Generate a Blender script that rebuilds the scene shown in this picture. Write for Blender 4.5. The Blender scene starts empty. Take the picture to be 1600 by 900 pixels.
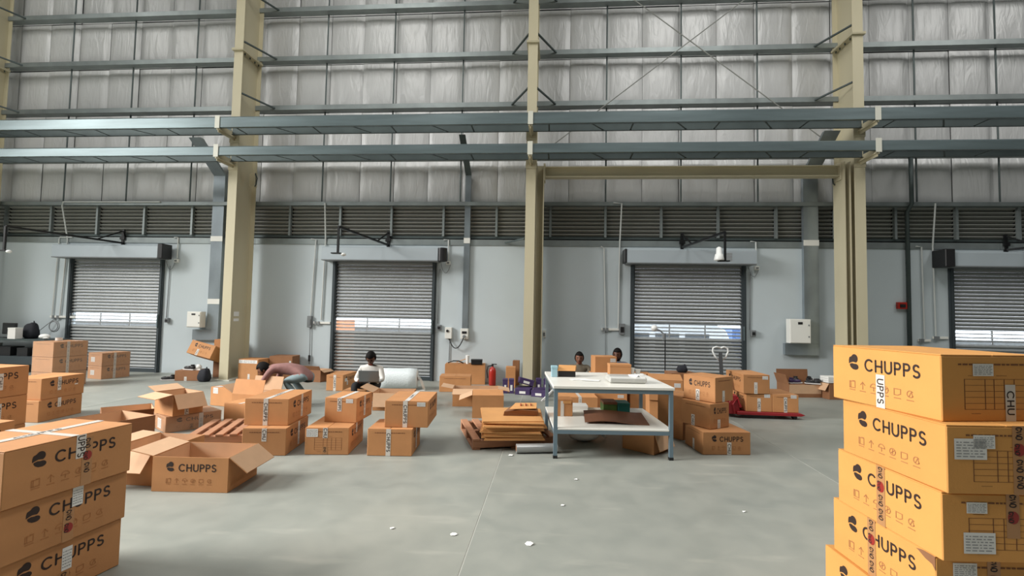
import bpy, bmesh, math, random
from mathutils import Vector, Matrix, Euler

random.seed(7)
SC = bpy.context.scene
COL = SC.collection
R = math.radians
PI = math.pi

# ------------------------------------------------------------------ camera, world, light, exposure
CAM_H = 1.55
cam_data = bpy.data.cameras.new('camera')
cam_data.sensor_width = 36.0
cam_data.lens = 770.0 / 1600.0 * 36.0
cam_data.clip_start = 0.05
cam_data.clip_end = 300
cam = bpy.data.objects.new('camera', cam_data)
COL.objects.link(cam)
_yaw, _pitch, _roll = R(4.6662), R(2.871), R(-1.0827)
_M = Matrix.Rotation(_yaw, 3, 'Z') @ Matrix.Rotation(_pitch, 3, 'X') @ Matrix.Rotation(_roll, 3, 'Y')
_right, _fwd, _up = _M.col[0], _M.col[1], _M.col[2]
_cm = Matrix((_right, _up, -_fwd)).transposed().to_4x4()
_cm.translation = Vector((0, 0, CAM_H))
cam.matrix_world = _cm
SC.camera = cam

SC.view_settings.view_transform = 'Standard'
SC.view_settings.look = 'None'
SC.view_settings.gamma = 1.0
SC.view_settings.use_curve_mapping = False
SC.view_settings.exposure = -0.22

world = bpy.data.worlds.new('sky')
SC.world = world
world.use_nodes = True
_wn = world.node_tree
_wn.nodes.clear()
_o = _wn.nodes.new('ShaderNodeOutputWorld')
_b = _wn.nodes.new('ShaderNodeBackground')
_b.inputs['Color'].default_value = (0.86, 0.93, 1.0, 1)
_b.inputs['Strength'].default_value = 5.0
_wn.links.new(_b.outputs[0], _o.inputs[0])

# daylight from the unseen roof: one main area light, weaker ones added as wall fill
SKYLIGHTS = [  # centre x, centre y, size x, size y, power, tilt of the lamp towards +x (its sheet stays flat)
    (-18.5, 0.0, 6.0, 7.0, 3900.0, 45.0),
    (-12.5, 4.0, 2.4, 8.0, 400.0, 0.0),
    (-4.5, 4.0, 2.4, 8.0, 470.0, 0.0),
    (3.5, 4.0, 2.4, 8.0, 520.0, 0.0),
    (11.5, 4.0, 2.4, 8.0, 520.0, 0.0),
]
ROOF_Z = 10.8
for sx, sy, lx, ly, pw, tl in SKYLIGHTS:
    ld = bpy.data.lights.new('roof_light', 'AREA')
    ld.shape = 'RECTANGLE'
    ld.size, ld.size_y, ld.energy = lx, ly, pw
    if tl: ld.spread = R(100)      # fan narrowed to keep the main light off the left upper wall
    ld.color = (1.0, 0.985, 0.95)
    lo = bpy.data.objects.new('roof_light', ld)
    lo.location = (sx, sy, ROOF_Z - 0.12 - 0.5 * lx * math.sin(R(tl)))
    lo.rotation_euler = (0, -R(tl), 0)
    COL.objects.link(lo)

# ------------------------------------------------------------------ materials
def lin(c):
    return tuple(((v / 255.0) / 12.92 if v <= 10.31475 else (((v / 255.0) + 0.055) / 1.055) ** 2.4) for v in c)

MATS = {}
def mat(name, rgb, rough=0.6, metal=0.0, var=0.0, scale=8.0, bump=0.0, bscale=40.0, stretch=(1, 1, 1), rand=0.0, spec=0.5, coord='Object'):
    """procedural material: colour mottled by noise (var), fine relief (bump), small change per object (rand)"""
    m = bpy.data.materials.new(name)
    m.use_nodes = True
    nt = m.node_tree
    p = nt.nodes['Principled BSDF']
    c = lin(rgb)
    p.inputs['Base Color'].default_value = (*c, 1)
    p.inputs['Roughness'].default_value = rough
    p.inputs['Metallic'].default_value = metal
    p.inputs['Specular IOR Level'].default_value = spec
    if var or bump:
        tc = nt.nodes.new('ShaderNodeTexCoord')
        mp = nt.nodes.new('ShaderNodeMapping')
        mp.inputs['Scale'].default_value = stretch
        nt.links.new(tc.outputs[coord], mp.inputs[0])
    if var:
        nz = nt.nodes.new('ShaderNodeTexNoise')
        nz.inputs['Scale'].default_value = scale
        nz.inputs['Detail'].default_value = 5
        nt.links.new(mp.outputs[0], nz.inputs['Vector'])
        rp = nt.nodes.new('ShaderNodeValToRGB')
        rp.color_ramp.elements[0].position = 0.3
        rp.color_ramp.elements[1].position = 0.7
        rp.color_ramp.elements[0].color = (*[v * (1 - var) for v in c], 1)
        rp.color_ramp.elements[1].color = (*[min(1, v * (1 + var)) for v in c], 1)
        nt.links.new(nz.outputs[0], rp.inputs[0])
        last = rp.outputs[0]
        if rand:
            oi = nt.nodes.new('ShaderNodeObjectInfo')
            mr = nt.nodes.new('ShaderNodeMapRange')
            mr.inputs[3].default_value = 1 - rand
            mr.inputs[4].default_value = 1 + rand
            nt.links.new(oi.outputs['Random'], mr.inputs[0])
            hs = nt.nodes.new('ShaderNodeHueSaturation')
            nt.links.new(mr.outputs[0], hs.inputs['Value'])
            nt.links.new(last, hs.inputs['Color'])
            last = hs.outputs[0]
        nt.links.new(last, p.inputs['Base Color'])
    if bump:
        nb = nt.nodes.new('ShaderNodeTexNoise')
        nb.inputs['Scale'].default_value = bscale
        nb.inputs['Detail'].default_value = 4
        nt.links.new(mp.outputs[0], nb.inputs['Vector'])
        bp = nt.nodes.new('ShaderNodeBump')
        bp.inputs['Strength'].default_value = bump
        bp.inputs['Distance'].default_value = 0.02
        nt.links.new(nb.outputs[0], bp.inputs['Height'])
        nt.links.new(bp.outputs[0], p.inputs['Normal'])
    MATS[name] = m
    return m

mat('kraft', (187, 132, 84), 0.75, var=0.07, scale=5, bump=0.05, bscale=120, rand=0.10)
mat('kraft_gold', (209, 149, 78), 0.72, var=0.05, scale=5, bump=0.05, bscale=120, rand=0.04)
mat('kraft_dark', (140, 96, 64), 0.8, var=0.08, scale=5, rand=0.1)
mat('kraft_inner', (204, 166, 132), 0.85, var=0.05, scale=6)
mat('ink', (46, 30, 24), 0.6)
mat('faint_ink', (168, 112, 66), 0.75)
mat('brown_ink', (120, 76, 44), 0.75)
mat('tape_white', (214, 208, 200), 0.3)
mat('tape_clear', (176, 128, 84), 0.22)
mat('red_print', (150, 40, 32), 0.4)
mat('label_white', (226, 224, 220), 0.55)
mat('label_grey', (150, 150, 150), 0.6)
mat('plaster', (188, 198, 202), 0.75, var=0.035, scale=0.6, bump=0.03, bscale=6)
mat('cladding', (120, 124, 126), 0.5)
mat('galv', (110, 124, 127), 0.30, metal=0.45, var=0.16, scale=2.5, stretch=(0.35, 1, 3))
mat('galv_dull', (140, 148, 148), 0.45, metal=0.5, var=0.14, scale=3)
mat('galv_dark', (78, 88, 88), 0.5, metal=0.5, var=0.12, scale=3)
mat('duct_steel', (150, 160, 166), 0.3, metal=0.6, var=0.2, scale=2, stretch=(1, 1, 0.6))
mat('rod', (92, 102, 102), 0.5, metal=0.5)
mat('rod_pale', (150, 152, 148), 0.5, metal=0.3)
mat('beige_steel', (196, 188, 160), 0.5, var=0.05, scale=1.5, stretch=(1, 1, 0.3))
mat('bracket_white', (206, 206, 194), 0.45)
mat('louver', (140, 141, 136), 0.6)
mat('louver_back', (34, 34, 34), 0.9)
mat('shutter', (158, 161, 161), 0.42, metal=0.25, var=0.06, scale=3)
mat('guide_dark', (62, 70, 74), 0.5, metal=0.3)
mat('hood', (170, 180, 186), 0.45, metal=0.15, var=0.04, scale=1.2)
mat('black_plastic', (28, 28, 30), 0.45)
mat('black_steel', (20, 21, 23), 0.4)
mat('white_box', (226, 226, 220), 0.4)
mat('conduit', (200, 204, 202), 0.45)
mat('grey_plastic', (118, 122, 124), 0.5)
mat('table_steel', (116, 136, 148), 0.4, metal=0.3)
mat('laminate', (232, 230, 222), 0.35, var=0.015, scale=4)
mat('wood', (170, 122, 92), 0.8, var=0.16, scale=3, stretch=(1, 12, 12), rand=0.1)
mat('card_flat', (206, 150, 92), 0.75, var=0.06, scale=4, rand=0.08)
mat('hardboard', (118, 76, 52), 0.6, var=0.06, scale=4)
mat('roll_silver', (176, 178, 178), 0.35, metal=0.4)
mat('bubble', (222, 230, 232), 0.25, bump=0.35, bscale=45)
mat('red_paint', (150, 34, 40), 0.4)
mat('ext_red', (170, 40, 30), 0.35)
mat('purple_card', (66, 50, 92), 0.55, rand=0.1, var=0.05)
mat('green_card', (66, 96, 40), 0.55, var=0.25, scale=12)
mat('teal_card', (28, 112, 104), 0.5)
mat('blue_card', (160, 198, 210), 0.5)
mat('fabric_dark', (26, 28, 36), 0.85, bump=0.2, bscale=30)
mat('paper', (236, 236, 232), 0.7)
mat('screen', (44, 48, 52), 0.2)
mat('skin_a', (120, 78, 58), 0.55)
mat('skin_b', (98, 64, 48), 0.55)
mat('hair', (16, 13, 12), 0.8, spec=0.2)
mat('shirt_rose', (142, 104, 100), 0.85, bump=0.25, bscale=14, var=0.08, scale=20)
mat('shirt_white', (214, 212, 206), 0.8, bump=0.25, bscale=14)
mat('shirt_olive', (112, 102, 86), 0.85, bump=0.25, bscale=14, var=0.1, scale=25)
mat('shirt_grey', (124, 128, 140), 0.85, bump=0.25, bscale=14)
mat('jeans_pale', (122, 140, 144), 0.85, var=0.1, scale=12)
mat('trouser_black', (24, 24, 28), 0.85)
mat('shoe_dark', (32, 30, 32), 0.6)
mat('shoe_white', (196, 192, 190), 0.6)
mat('lamp_white', (224, 226, 224), 0.4)
mat('laptop', (120, 124, 126), 0.35, metal=0.5)
mat('asphalt', (150, 148, 144), 0.9, var=0.1, scale=1)
mat('van_white', (236, 238, 240), 0.3)
mat('van_glass', (60, 70, 80), 0.15)
mat('truck_blue', (70, 120, 190), 0.4)
mat('orange_paint', (220, 130, 70), 0.5)
mat('roof_sheet', (120, 124, 124), 0.6)
mat('far_wall', (110, 114, 116), 0.8)
mat('joint_filler', (196, 196, 188), 0.8)

# polished concrete: grey-green, mottled at several scales, worn pale patches, faint gloss
def concrete():
    m = bpy.data.materials.new('concrete'); m.use_nodes = True
    nt = m.node_tree; p = nt.nodes['Principled BSDF']
    tc = nt.nodes.new('ShaderNodeTexCoord')
    def noise(s, d, dist=0.0):
        n = nt.nodes.new('ShaderNodeTexNoise'); n.inputs['Scale'].default_value = s; n.inputs['Detail'].default_value = d
        n.inputs['Distortion'].default_value = dist
        nt.links.new(tc.outputs['Object'], n.inputs['Vector']); return n
    def ramp(n, stops):
        r = nt.nodes.new('ShaderNodeValToRGB')
        e = r.color_ramp.elements
        while len(e) < len(stops): e.new(0.5)
        for i, (pos, c) in enumerate(stops): e[i].position = pos; e[i].color = (*lin(c), 1)
        nt.links.new(n.outputs[0], r.inputs[0]); return r
    def mix(a, b, fac_node, f=None):
        x = nt.nodes.new('ShaderNodeMixRGB'); nt.links.new(a, x.inputs[1]); nt.links.new(b, x.inputs[2])
        if f is None: nt.links.new(fac_node, x.inputs[0])
        else: x.inputs[0].default_value = f
        return x.outputs[0]
    base = ramp(noise(0.5, 6, 0.6), [(0.3, (128, 133, 128)), (0.55, (146, 149, 142)), (0.75, (162, 161, 151))])
    fine = ramp(noise(3.5, 8, 0.3), [(0.35, (132, 136, 130)), (0.65, (156, 157, 149))])
    out = mix(base.outputs[0], fine.outputs[0], None, 0.4)
    # worn streaks running with the traffic along the wall
    mp = nt.nodes.new('ShaderNodeMapping'); mp.inputs['Scale'].default_value = (0.5, 2.4, 1)
    nt.links.new(tc.outputs['Object'], mp.inputs[0])
    n3 = nt.nodes.new('ShaderNodeTexNoise'); n3.inputs['Scale'].default_value = 2.2; n3.inputs['Detail'].default_value = 7
    nt.links.new(mp.outputs[0], n3.inputs['Vector'])
    r3 = nt.nodes.new('ShaderNodeValToRGB'); r3.color_ramp.elements[0].position = 0.6; r3.color_ramp.elements[1].position = 0.78
    nt.links.new(n3.outputs[0], r3.inputs[0])
    pale = nt.nodes.new('ShaderNodeRGB'); pale.outputs[0].default_value = (*lin((180, 178, 168)), 1)
    x = nt.nodes.new('ShaderNodeMath'); x.operation = 'MULTIPLY'; x.inputs[1].default_value = 0.55
    nt.links.new(r3.outputs[0], x.inputs[0])
    out = mix(out, pale.outputs[0], x.outputs[0])
    nt.links.new(out, p.inputs['Base Color'])
    rr = nt.nodes.new('ShaderNodeMapRange'); rr.inputs[3].default_value = 0.32; rr.inputs[4].default_value = 0.62
    nt.links.new(fine.inputs[0].links[0].from_socket, rr.inputs[0]); nt.links.new(rr.outputs[0], p.inputs['Roughness'])
    MATS['concrete'] = m
concrete()

# white foil-faced insulation, softly wrinkled
def insulation():
    m = mat('insulation', (200, 201, 201), 0.4, metal=0.1, var=0.04, scale=1.2)
    nt = m.node_tree; p = nt.nodes['Principled BSDF']
    tc = nt.nodes.new('ShaderNodeTexCoord'); mp = nt.nodes.new('ShaderNodeMapping'); mp.inputs['Scale'].default_value = (3.0, 1, 0.7)
    oi = nt.nodes.new('ShaderNodeObjectInfo'); ad = nt.nodes.new('ShaderNodeVectorMath'); ad.operation = 'ADD'
    sc = nt.nodes.new('ShaderNodeVectorMath'); sc.operation = 'SCALE'; sc.inputs['Scale'].default_value = 30
    cb = nt.nodes.new('ShaderNodeCombineXYZ')
    for i in range(3): nt.links.new(oi.outputs['Random'], cb.inputs[i])
    nt.links.new(cb.outputs[0], sc.inputs[0]); nt.links.new(tc.outputs['Object'], ad.inputs[0]); nt.links.new(sc.outputs[0], ad.inputs[1])
    nt.links.new(ad.outputs[0], mp.inputs[0])
    n = nt.nodes.new('ShaderNodeTexNoise'); n.inputs['Scale'].default_value = 2.4; n.inputs['Detail'].default_value = 5; n.inputs['Distortion'].default_value = 0.8
    nt.links.new(mp.outputs[0], n.inputs['Vector'])
    b = nt.nodes.new('ShaderNodeBump'); b.inputs['Strength'].default_value = 0.45; b.inputs['Distance'].default_value = 0.05
    nt.links.new(n.outputs[0], b.inputs['Height']); nt.links.new(b.outputs[0], p.inputs['Normal'])
insulation()

def film(name, rgb, alpha, rough):
    m = bpy.data.materials.new(name); m.use_nodes = True
    nt = m.node_tree; nt.nodes.clear()
    o = nt.nodes.new('ShaderNodeOutputMaterial'); mx = nt.nodes.new('ShaderNodeMixShader')
    t = nt.nodes.new('ShaderNodeBsdfTransparent'); g = nt.nodes.new('ShaderNodeBsdfPrincipled')
    g.inputs['Base Color'].default_value = (*lin(rgb), 1); g.inputs['Roughness'].default_value = rough
    mx.inputs[0].default_value = alpha
    nt.links.new(t.outputs[0], mx.inputs[1]); nt.links.new(g.outputs[0], mx.inputs[2]); nt.links.new(mx.outputs[0], o.inputs[0])
    MATS[name] = m
film('stretch_film', (190, 170, 154), 0.26, 0.2)
film('vision_pane', (220, 226, 230), 0.12, 0.15)
film('clear_bag', (226, 226, 220), 0.6, 0.25)

# ------------------------------------------------------------------ mesh helpers
class MB:
    def __init__(s): s.v, s.f = [], []
    def add(s, verts, faces):
        n = len(s.v); s.v += [tuple(p) for p in verts]; s.f += [tuple(i + n for i in f) for f in faces]; return s
    def box(s, x0, x1, y0, y1, z0, z1):
        v = [(x, y, z) for z in (z0, z1) for y in (y0, y1) for x in (x0, x1)]
        return s.add(v, [(0, 2, 3, 1), (4, 5, 7, 6), (0, 1, 5, 4), (2, 6, 7, 3), (0, 4, 6, 2), (1, 3, 7, 5)])
    def obox(s, m, sx, sy, sz):
        """box of full size sx, sy, sz centred on matrix m"""
        v = [m @ Vector((x * sx / 2, y * sy / 2, z * sz / 2)) for z in (-1, 1) for y in (-1, 1) for x in (-1, 1)]
        return s.add(v, [(0, 2, 3, 1), (4, 5, 7, 6), (0, 1, 5, 4), (2, 6, 7, 3), (0, 4, 6, 2), (1, 3, 7, 5)])
    def bar(s, a, b, w, t=None):
        a, b = Vector(a), Vector(b); d = b - a
        q = d.to_track_quat('Z', 'Y').to_matrix().to_4x4(); q.translation = (a + b) / 2
        return s.obox(q, w, t or w, d.length)
    def tube(s, path, r, n=8, r1=None, caps=True):
        path = [Vector(p) for p in path]; k = len(path); base = len(s.v)
        up = None
        for i, p in enumerate(path):
            d = (path[min(i + 1, k - 1)] - path[max(i - 1, 0)]).normalized()
            if up is None:
                up = Vector((0, 0, 1)) if abs(d.z) < 0.9 else Vector((1, 0, 0))
            a = d.cross(up).normalized(); b = a.cross(d).normalized(); up = b
            rr = r + ((r1 if r1 is not None else r) - r) * i / max(1, k - 1) if not isinstance(r, (list, tuple)) else r[i]
            for j in range(n):
                t = 2 * PI * j / n
                s.v.append(tuple(p + a * math.cos(t) * rr + b * math.sin(t) * rr))
        for i in range(k - 1):
            for j in range(n):
                a0 = base + i * n + j; a1 = base + i * n + (j + 1) % n
                s.f.append((a0, a1, a1 + n, a0 + n))
        if caps:
            s.f.append(tuple(base + j for j in reversed(range(n)))); s.f.append(tuple(base + (k - 1) * n + j for j in range(n)))
        return s
    def lathe(s, prof, n=16, m=None):
        base = len(s.v); k = len(prof)
        for r, z in prof:
            for j in range(n):
                t = 2 * PI * j / n; p = Vector((r * math.cos(t), r * math.sin(t), z))
                s.v.append(tuple(m @ p if m else p))
        for i in range(k - 1):
            for j in range(n):
                a0 = base + i * n + j; a1 = base + i * n + (j + 1) % n
                s.f.append((a0, a1, a1 + n, a0 + n))
        s.f.append(tuple(base + j for j in reversed(range(n)))); s.f.append(tuple(base + (k - 1) * n + j for j in range(n)))
        return s
    def prism(s, pts, axis, a, b):
        """polygon pts (2-D) extruded along axis from a to b"""
        def P(p, t): return {'x': (t, p[0], p[1]), 'y': (p[0], t, p[1]), 'z': (p[0], p[1], t)}[axis]
        n = len(pts); v = [P(p, a) for p in pts] + [P(p, b) for p in pts]
        f = [tuple(range(n)), tuple(reversed(range(n, 2 * n)))] + [(i, i + n, (i + 1) % n + n, (i + 1) % n) for i in range(n)]
        return s.add(v, f)
    def ball(s, c, r, nu=12, nv=8, m=None):
        rx, ry, rz = (r, r, r) if not isinstance(r, (tuple, list)) else r
        base = len(s.v)
        for i in range(nv + 1):
            ph = PI * i / nv
            for j in range(nu):
                t = 2 * PI * j / nu
                p = Vector((rx * math.sin(ph) * math.cos(t), ry * math.sin(ph) * math.sin(t), rz * math.cos(ph)))
                if m: p = m @ p
                s.v.append(tuple(p + Vector(c)))
        for i in range(nv):
            for j in range(nu):
                a0 = base + i * nu + j; a1 = base + i * nu + (j + 1) % nu
                s.f.append((a0, a0 + nu, a1 + nu, a1))
        return s
    def mesh(s, name, smooth=False, bevel=0.0):
        me = bpy.data.meshes.new(name); me.from_pydata(s.v, [], s.f)
        bm = bmesh.new(); bm.from_mesh(me)
        bmesh.ops.remove_doubles(bm, verts=bm.verts, dist=1e-6)
        bmesh.ops.recalc_face_normals(bm, faces=bm.faces)
        if bevel: bmesh.ops.bevel(bm, geom=list(bm.edges), offset=bevel, segments=1, affect='EDGES', clamp_overlap=True)
        bm.to_mesh(me); bm.free()
        if smooth:
            for p in me.polygons: p.use_smooth = True
        return me
    def build(s, name, m, parent=None, smooth=False, bevel=0.0, loc=None):
        return link(name, s.mesh(name, smooth, bevel), m, parent, loc)

def link(name, me, m=None, parent=None, loc=None):
    o = bpy.data.objects.new(name, me)
    COL.objects.link(o)
    if m is not None:
        mm = MATS[m] if isinstance(m, str) else m
        if not me.materials: me.materials.append(mm)
        elif me.materials[0] != mm:
            o.material_slots[0].link = 'OBJECT'; o.material_slots[0].material = mm
    if parent: o.parent = parent
    if loc: o.location = loc
    return o

def tag(o, label, cat, group=None):
    o['label'] = label; o['category'] = cat
    if group: o['group'] = group
    return o

def thing(name, label, cat, loc=(0, 0, 0), rz=0.0, group=None):
    o = bpy.data.objects.new(name, None); COL.objects.link(o)
    o.empty_display_size = 0.1
    o.location = loc; o.rotation_euler = (0, 0, R(rz))
    return tag(o, label, cat, group)

def struct(o):
    o['kind'] = 'structure'; return o

# ------------------------------------------------------------------ the hall
WY = 10.9                       # inner face of the lower wall
DOORS = [(-11.52, -9.12), (-5.00, -2.60), (1.70, 4.12), (8.18, 10.60)]
DOOR_H = 2.64
BAYS = [-19.80, -13.36, -6.92, -0.47, 5.95, 12.40]
X0, X1 = -24.0, 24.0

fl = struct(bpy.data.objects.new('floor', None)); COL.objects.link(fl)
jx = [-0.525 + 3.24 * k for k in range(-8, 9)]
for i in range(len(jx) - 1):
    for (ya, yb) in ((-14.0, -3.0), (-3.0, 11.0)):
        o = MB().box(0, jx[i + 1] - jx[i] - 0.009, 0, yb - ya - 0.009, -0.15, 0).build('floor_slab', 'concrete', fl)
        o.location = (jx[i] + 0.0045, ya + 0.0045, 0)
f = MB()
for x in jx: f.box(x - 0.0044, x + 0.0044, -14, 11, -0.15, -0.003)
f.box(jx[0], jx[-1], -3.0044, -2.9956, -0.15, -0.0035)
f.build('joint_filler', 'joint_filler', fl)

w = MB()
edges = [X0] + [v for d in DOORS for v in d] + [X1]
for i in range(0, len(edges), 2): w.box(edges[i], edges[i + 1], WY, WY + 0.2, -0.15, 3.05)
for a, b in DOORS: w.box(a, b, WY, WY + 0.2, DOOR_H, 3.05)
struct(w.build('wall_back', 'plaster'))
struct(MB().box(X0, X1, WY + 0.32, WY + 0.36, 3.05, ROOF_Z).build('wall_back_upper', 'cladding'))
wall_up = bpy.data.objects['wall_back_upper']

# sill flashing over the plastered wall, in sheets
sill = struct(bpy.data.objects.new('trim_1', None)); COL.objects.link(sill)
for k in range(-6, 5):
    x = -0.47 + 3.22 * k
    MB().prism([(WY - 0.02, 3.04), (WY - 0.02, 3.17), (WY + 0.3, 3.22), (WY + 0.3, 3.04)], 'x', x + 0.003, x + 3.217).build('flashing_sheet', 'galv_dull', sill)
# dark rail under the louvers and head channel over them
struct(MB().box(X0, X1, WY + 0.02, WY + 0.08, 3.20, 3.25).build('trim_2', 'galv_dark'))
struct(MB().prism([(WY - 0.14, 3.92), (WY - 0.14, 4.00), (WY + 0.2, 4.00), (WY + 0.2, 3.92)], 'x', X0, X1).build('trim_3', 'galv_dull'))

# louver band
lv = struct(MB().box(X0, X1, WY + 0.22, WY + 0.24, 3.2, 4.0).build('wall_louver', 'louver_back'))
blade = MB().prism([(WY + 0.03, 0.062), (WY + 0.03, 0.078), (WY + 0.135, 0.012), (WY + 0.135, -0.004)], 'x', 0, 1.205 - 0.05).mesh('louver_slat')
post = MB().box(-0.024, 0.024, WY - 0.03, WY + 0.05, 3.24, 3.93).mesh('louver_mullion')
for k in range(-12, 10):
    x = -0.06 + 1.205 * k
    if x < -14.6 or x > 11: continue
    link('louver_mullion', post, 'galv_dull', lv, (x, 0, 0))
    for j in range(8):
        link('louver_slat', blade, 'louver', lv, (x + 0.025, 0, 3.245 + 0.085 * j))

# girts, sag rods and pillowed insulation blankets above
GZ = [3.97, 5.00, 6.17, 7.33, 8.50, 9.67, 10.8]
for z in GZ[1:6]:
    for i in range(len(BAYS) - 1):
        a, b = max(BAYS[i], X0), min(BAYS[i + 1], X1)
        MB().prism([(WY - 0.24, z - 0.055), (WY - 0.24, z + 0.05), (WY - 0.232, z + 0.05), (WY - 0.232, z - 0.047), (WY - 0.04, z - 0.047), (WY - 0.04, z - 0.055)], 'x', a + 0.01, b - 0.01).build('girt', 'galv_dull', wall_up)

def pillow(wd, ht):
    nx, nz = 10, 12; v, fc = [], []
    for j in range(nz + 1):
        for i in range(nx + 1):
            u, t = i / nx, j / nz
            b = (1 - (2 * u - 1) ** 10) * (1 - (2 * t - 1) ** 6)
            v.append((u * wd, -0.035 * b - 0.012 * math.sin(u * PI) * math.sin(3 * t), t * ht))
    for j in range(nz):
        for i in range(nx):
            a = j * (nx + 1) + i; fc.append((a, a + 1, a + nx + 2, a + nx + 1))
    return MB().add(v, fc).mesh('insulation_panel', smooth=True)
SX = 6.44 / 8
for r in range(len(GZ) - 1):
    pm = pillow(SX - 0.006, GZ[r + 1] - GZ[r] - 0.02)
    for k in range(-17, 16):
        x = -0.47 + SX * k
        o = link('insulation_panel', pm, 'insulation', wall_up, (x + 0.003, WY + 0.10 + random.uniform(-0.012, 0.012), GZ[r] + 0.01))
rodm = {}
for r in range(5):
    za, zb = GZ[r] + 0.05, GZ[r + 1] - 0.05
    rm = MB().tube([(0, 0, za), (0, 0, zb)], 0.017, 6).mesh('sag_rod')
    for i in range(len(BAYS) - 1):
        for k in (1, 2, 3):
            x = BAYS[i] + 1.61 * k
            if -14.6 < x < 11: link('sag_rod', rm, 'rod', wall_up, (x, WY - 0.075, 0))

# unseen sides of the hall: roof with translucent sheets, gable ends, front wall
rf = MB()
ys = [-14.0, 11.3]
xs = sorted([-24.0, 24.0] + [v for s in SKYLIGHTS for v in (s[0] - s[2] / 2, s[0] + s[2] / 2)])
for i in range(len(xs) - 1):
    sk = next((s for s in SKYLIGHTS if abs(s[0] - s[2] / 2 - xs[i]) < 1e-6), None)
    if sk is None: rf.box(xs[i], xs[i + 1], -14, 11.3, ROOF_Z, ROOF_Z + 0.08)
    else:
        rf.box(xs[i], xs[i + 1], -14, sk[1] - sk[3] / 2, ROOF_Z, ROOF_Z + 0.08)
        rf.box(xs[i], xs[i + 1], sk[1] + sk[3] / 2, 11.3, ROOF_Z, ROOF_Z + 0.08)
ceil = struct(rf.build('ceiling', 'roof_sheet'))
for sx, sy, lx, ly, pw, tl in SKYLIGHTS:
    MB().box(sx - lx / 2, sx + lx / 2, sy - ly / 2, sy + ly / 2, ROOF_Z + 0.02, ROOF_Z + 0.03).build('skylight_sheet', 'label_white', ceil)
struct(MB().box(-24.2, -24, -14, 11.3, 0, ROOF_Z).build('wall_left', 'far_wall'))
struct(MB().box(24, 24.2, -14, 11.3, 0, ROOF_Z).build('wall_right', 'far_wall'))
struct(MB().box(-24, 24, -14.2, -14, 0, ROOF_Z).build('wall_front', 'far_wall'))
# ------------------------------------------------------------------ steel columns
CF, CB = 10.0, 10.70            # front and rear flange of the columns
COLUMN_LABELS = {
    -13.36: 'beige steel column cut by the photo edge, above the desk with the monitor',
    -6.92: 'beige steel column rising beside the tilted cartons and the wall panel with elbow duct',
    -0.47: 'beige steel column standing by the purple shoe boxes, at the end of the cross beam',
    5.95: 'beige steel column behind the tall golden carton stack, beside the wide galvanized duct'}
for cx, lab in COLUMN_LABELS.items():
    t = thing('steel_column', lab, 'column', (cx, 0, 0), group='main columns along the wall')
    MB().box(-0.10, 0.10, CF, CF + 0.014, 0.02, ROOF_Z).build('front_flange', 'beige_steel', t)
    MB().box(-0.10, 0.10, CB - 0.014, CB, 0.02, ROOF_Z).build('rear_flange', 'beige_steel', t)
    MB().box(-0.005, 0.005, CF + 0.014, CB - 0.014, 0.02, ROOF_Z).build('web', 'beige_steel', t)
    MB().box(-0.17, 0.17, CF - 0.06, CB + 0.06, 0.0, 0.02).build('base_plate', 'bracket_white', t)
    sp = MB().box(-0.13, 0.13, CF - 0.05, CB, 7.17, 7.19).box(-0.13, 0.13, CF - 0.05, CB, 7.195, 7.215).build('splice_plate', 'beige_steel', t)
    b = MB()
    for y in (10.12, 10.3, 10.48, 10.62):
        for x in (-0.07, 0.07): b.tube([(x, y, 7.13), (x, y, 7.25)], 0.014, 6)
    b.build('bolts', 'galv_dark', sp)
    for z in (6.17, 7.33, 8.50, 9.67):
        for s in (-1, 1):
            MB().bar((s * 0.09, CF + 0.03, z + 0.06), (s * 0.50, WY - 0.2, z - 0.02), 0.035, 0.03).build('fly_brace', 'galv_dark', t)
    for z in (5.36, 4.76):      # outriggers that carry the rails
        a = MB().box(-0.04, 0.04, 9.47, CF, z - 0.15, z - 0.12).box(-0.006, 0.006, 9.47, CF, z - 0.20, z - 0.03)
        br = a.build('outrigger', 'beige_steel', t)
        MB().box(-0.05, 0.05, 9.425, 9.437, z - 0.13, z + 0.13).build('splice_cover', 'bracket_white', br)
        MB().box(-0.11, 0.11, CF - 0.012, CF, z - 0.24, z + 0.02).build('end_plate', 'beige_steel', br)
for cx in (-13.36, -6.92, 5.95):
    t = [o for o in bpy.data.objects if o.name.startswith('steel_column') and abs(o.location.x - cx) < 0.01][0]
    s = -1 if cx > 0 else 1
    MB().box(s * 0.10, s * 0.24, 10.44, 10.46, 4.28, 4.58).box(s * 0.23, s * 0.24, 10.40, 10.50, 4.26, 4.60).build('gusset', 'beige_steel', t)
    MB().tube([(s * 0.24, 10.42, 4.56), (s * 0.30, 10.40, 4.45), (s * 0.28, 10.40, 4.30), (s * 0.24, 10.42, 4.27)], 0.012, 6).build('strap', 'galv_dark', t)

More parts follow.
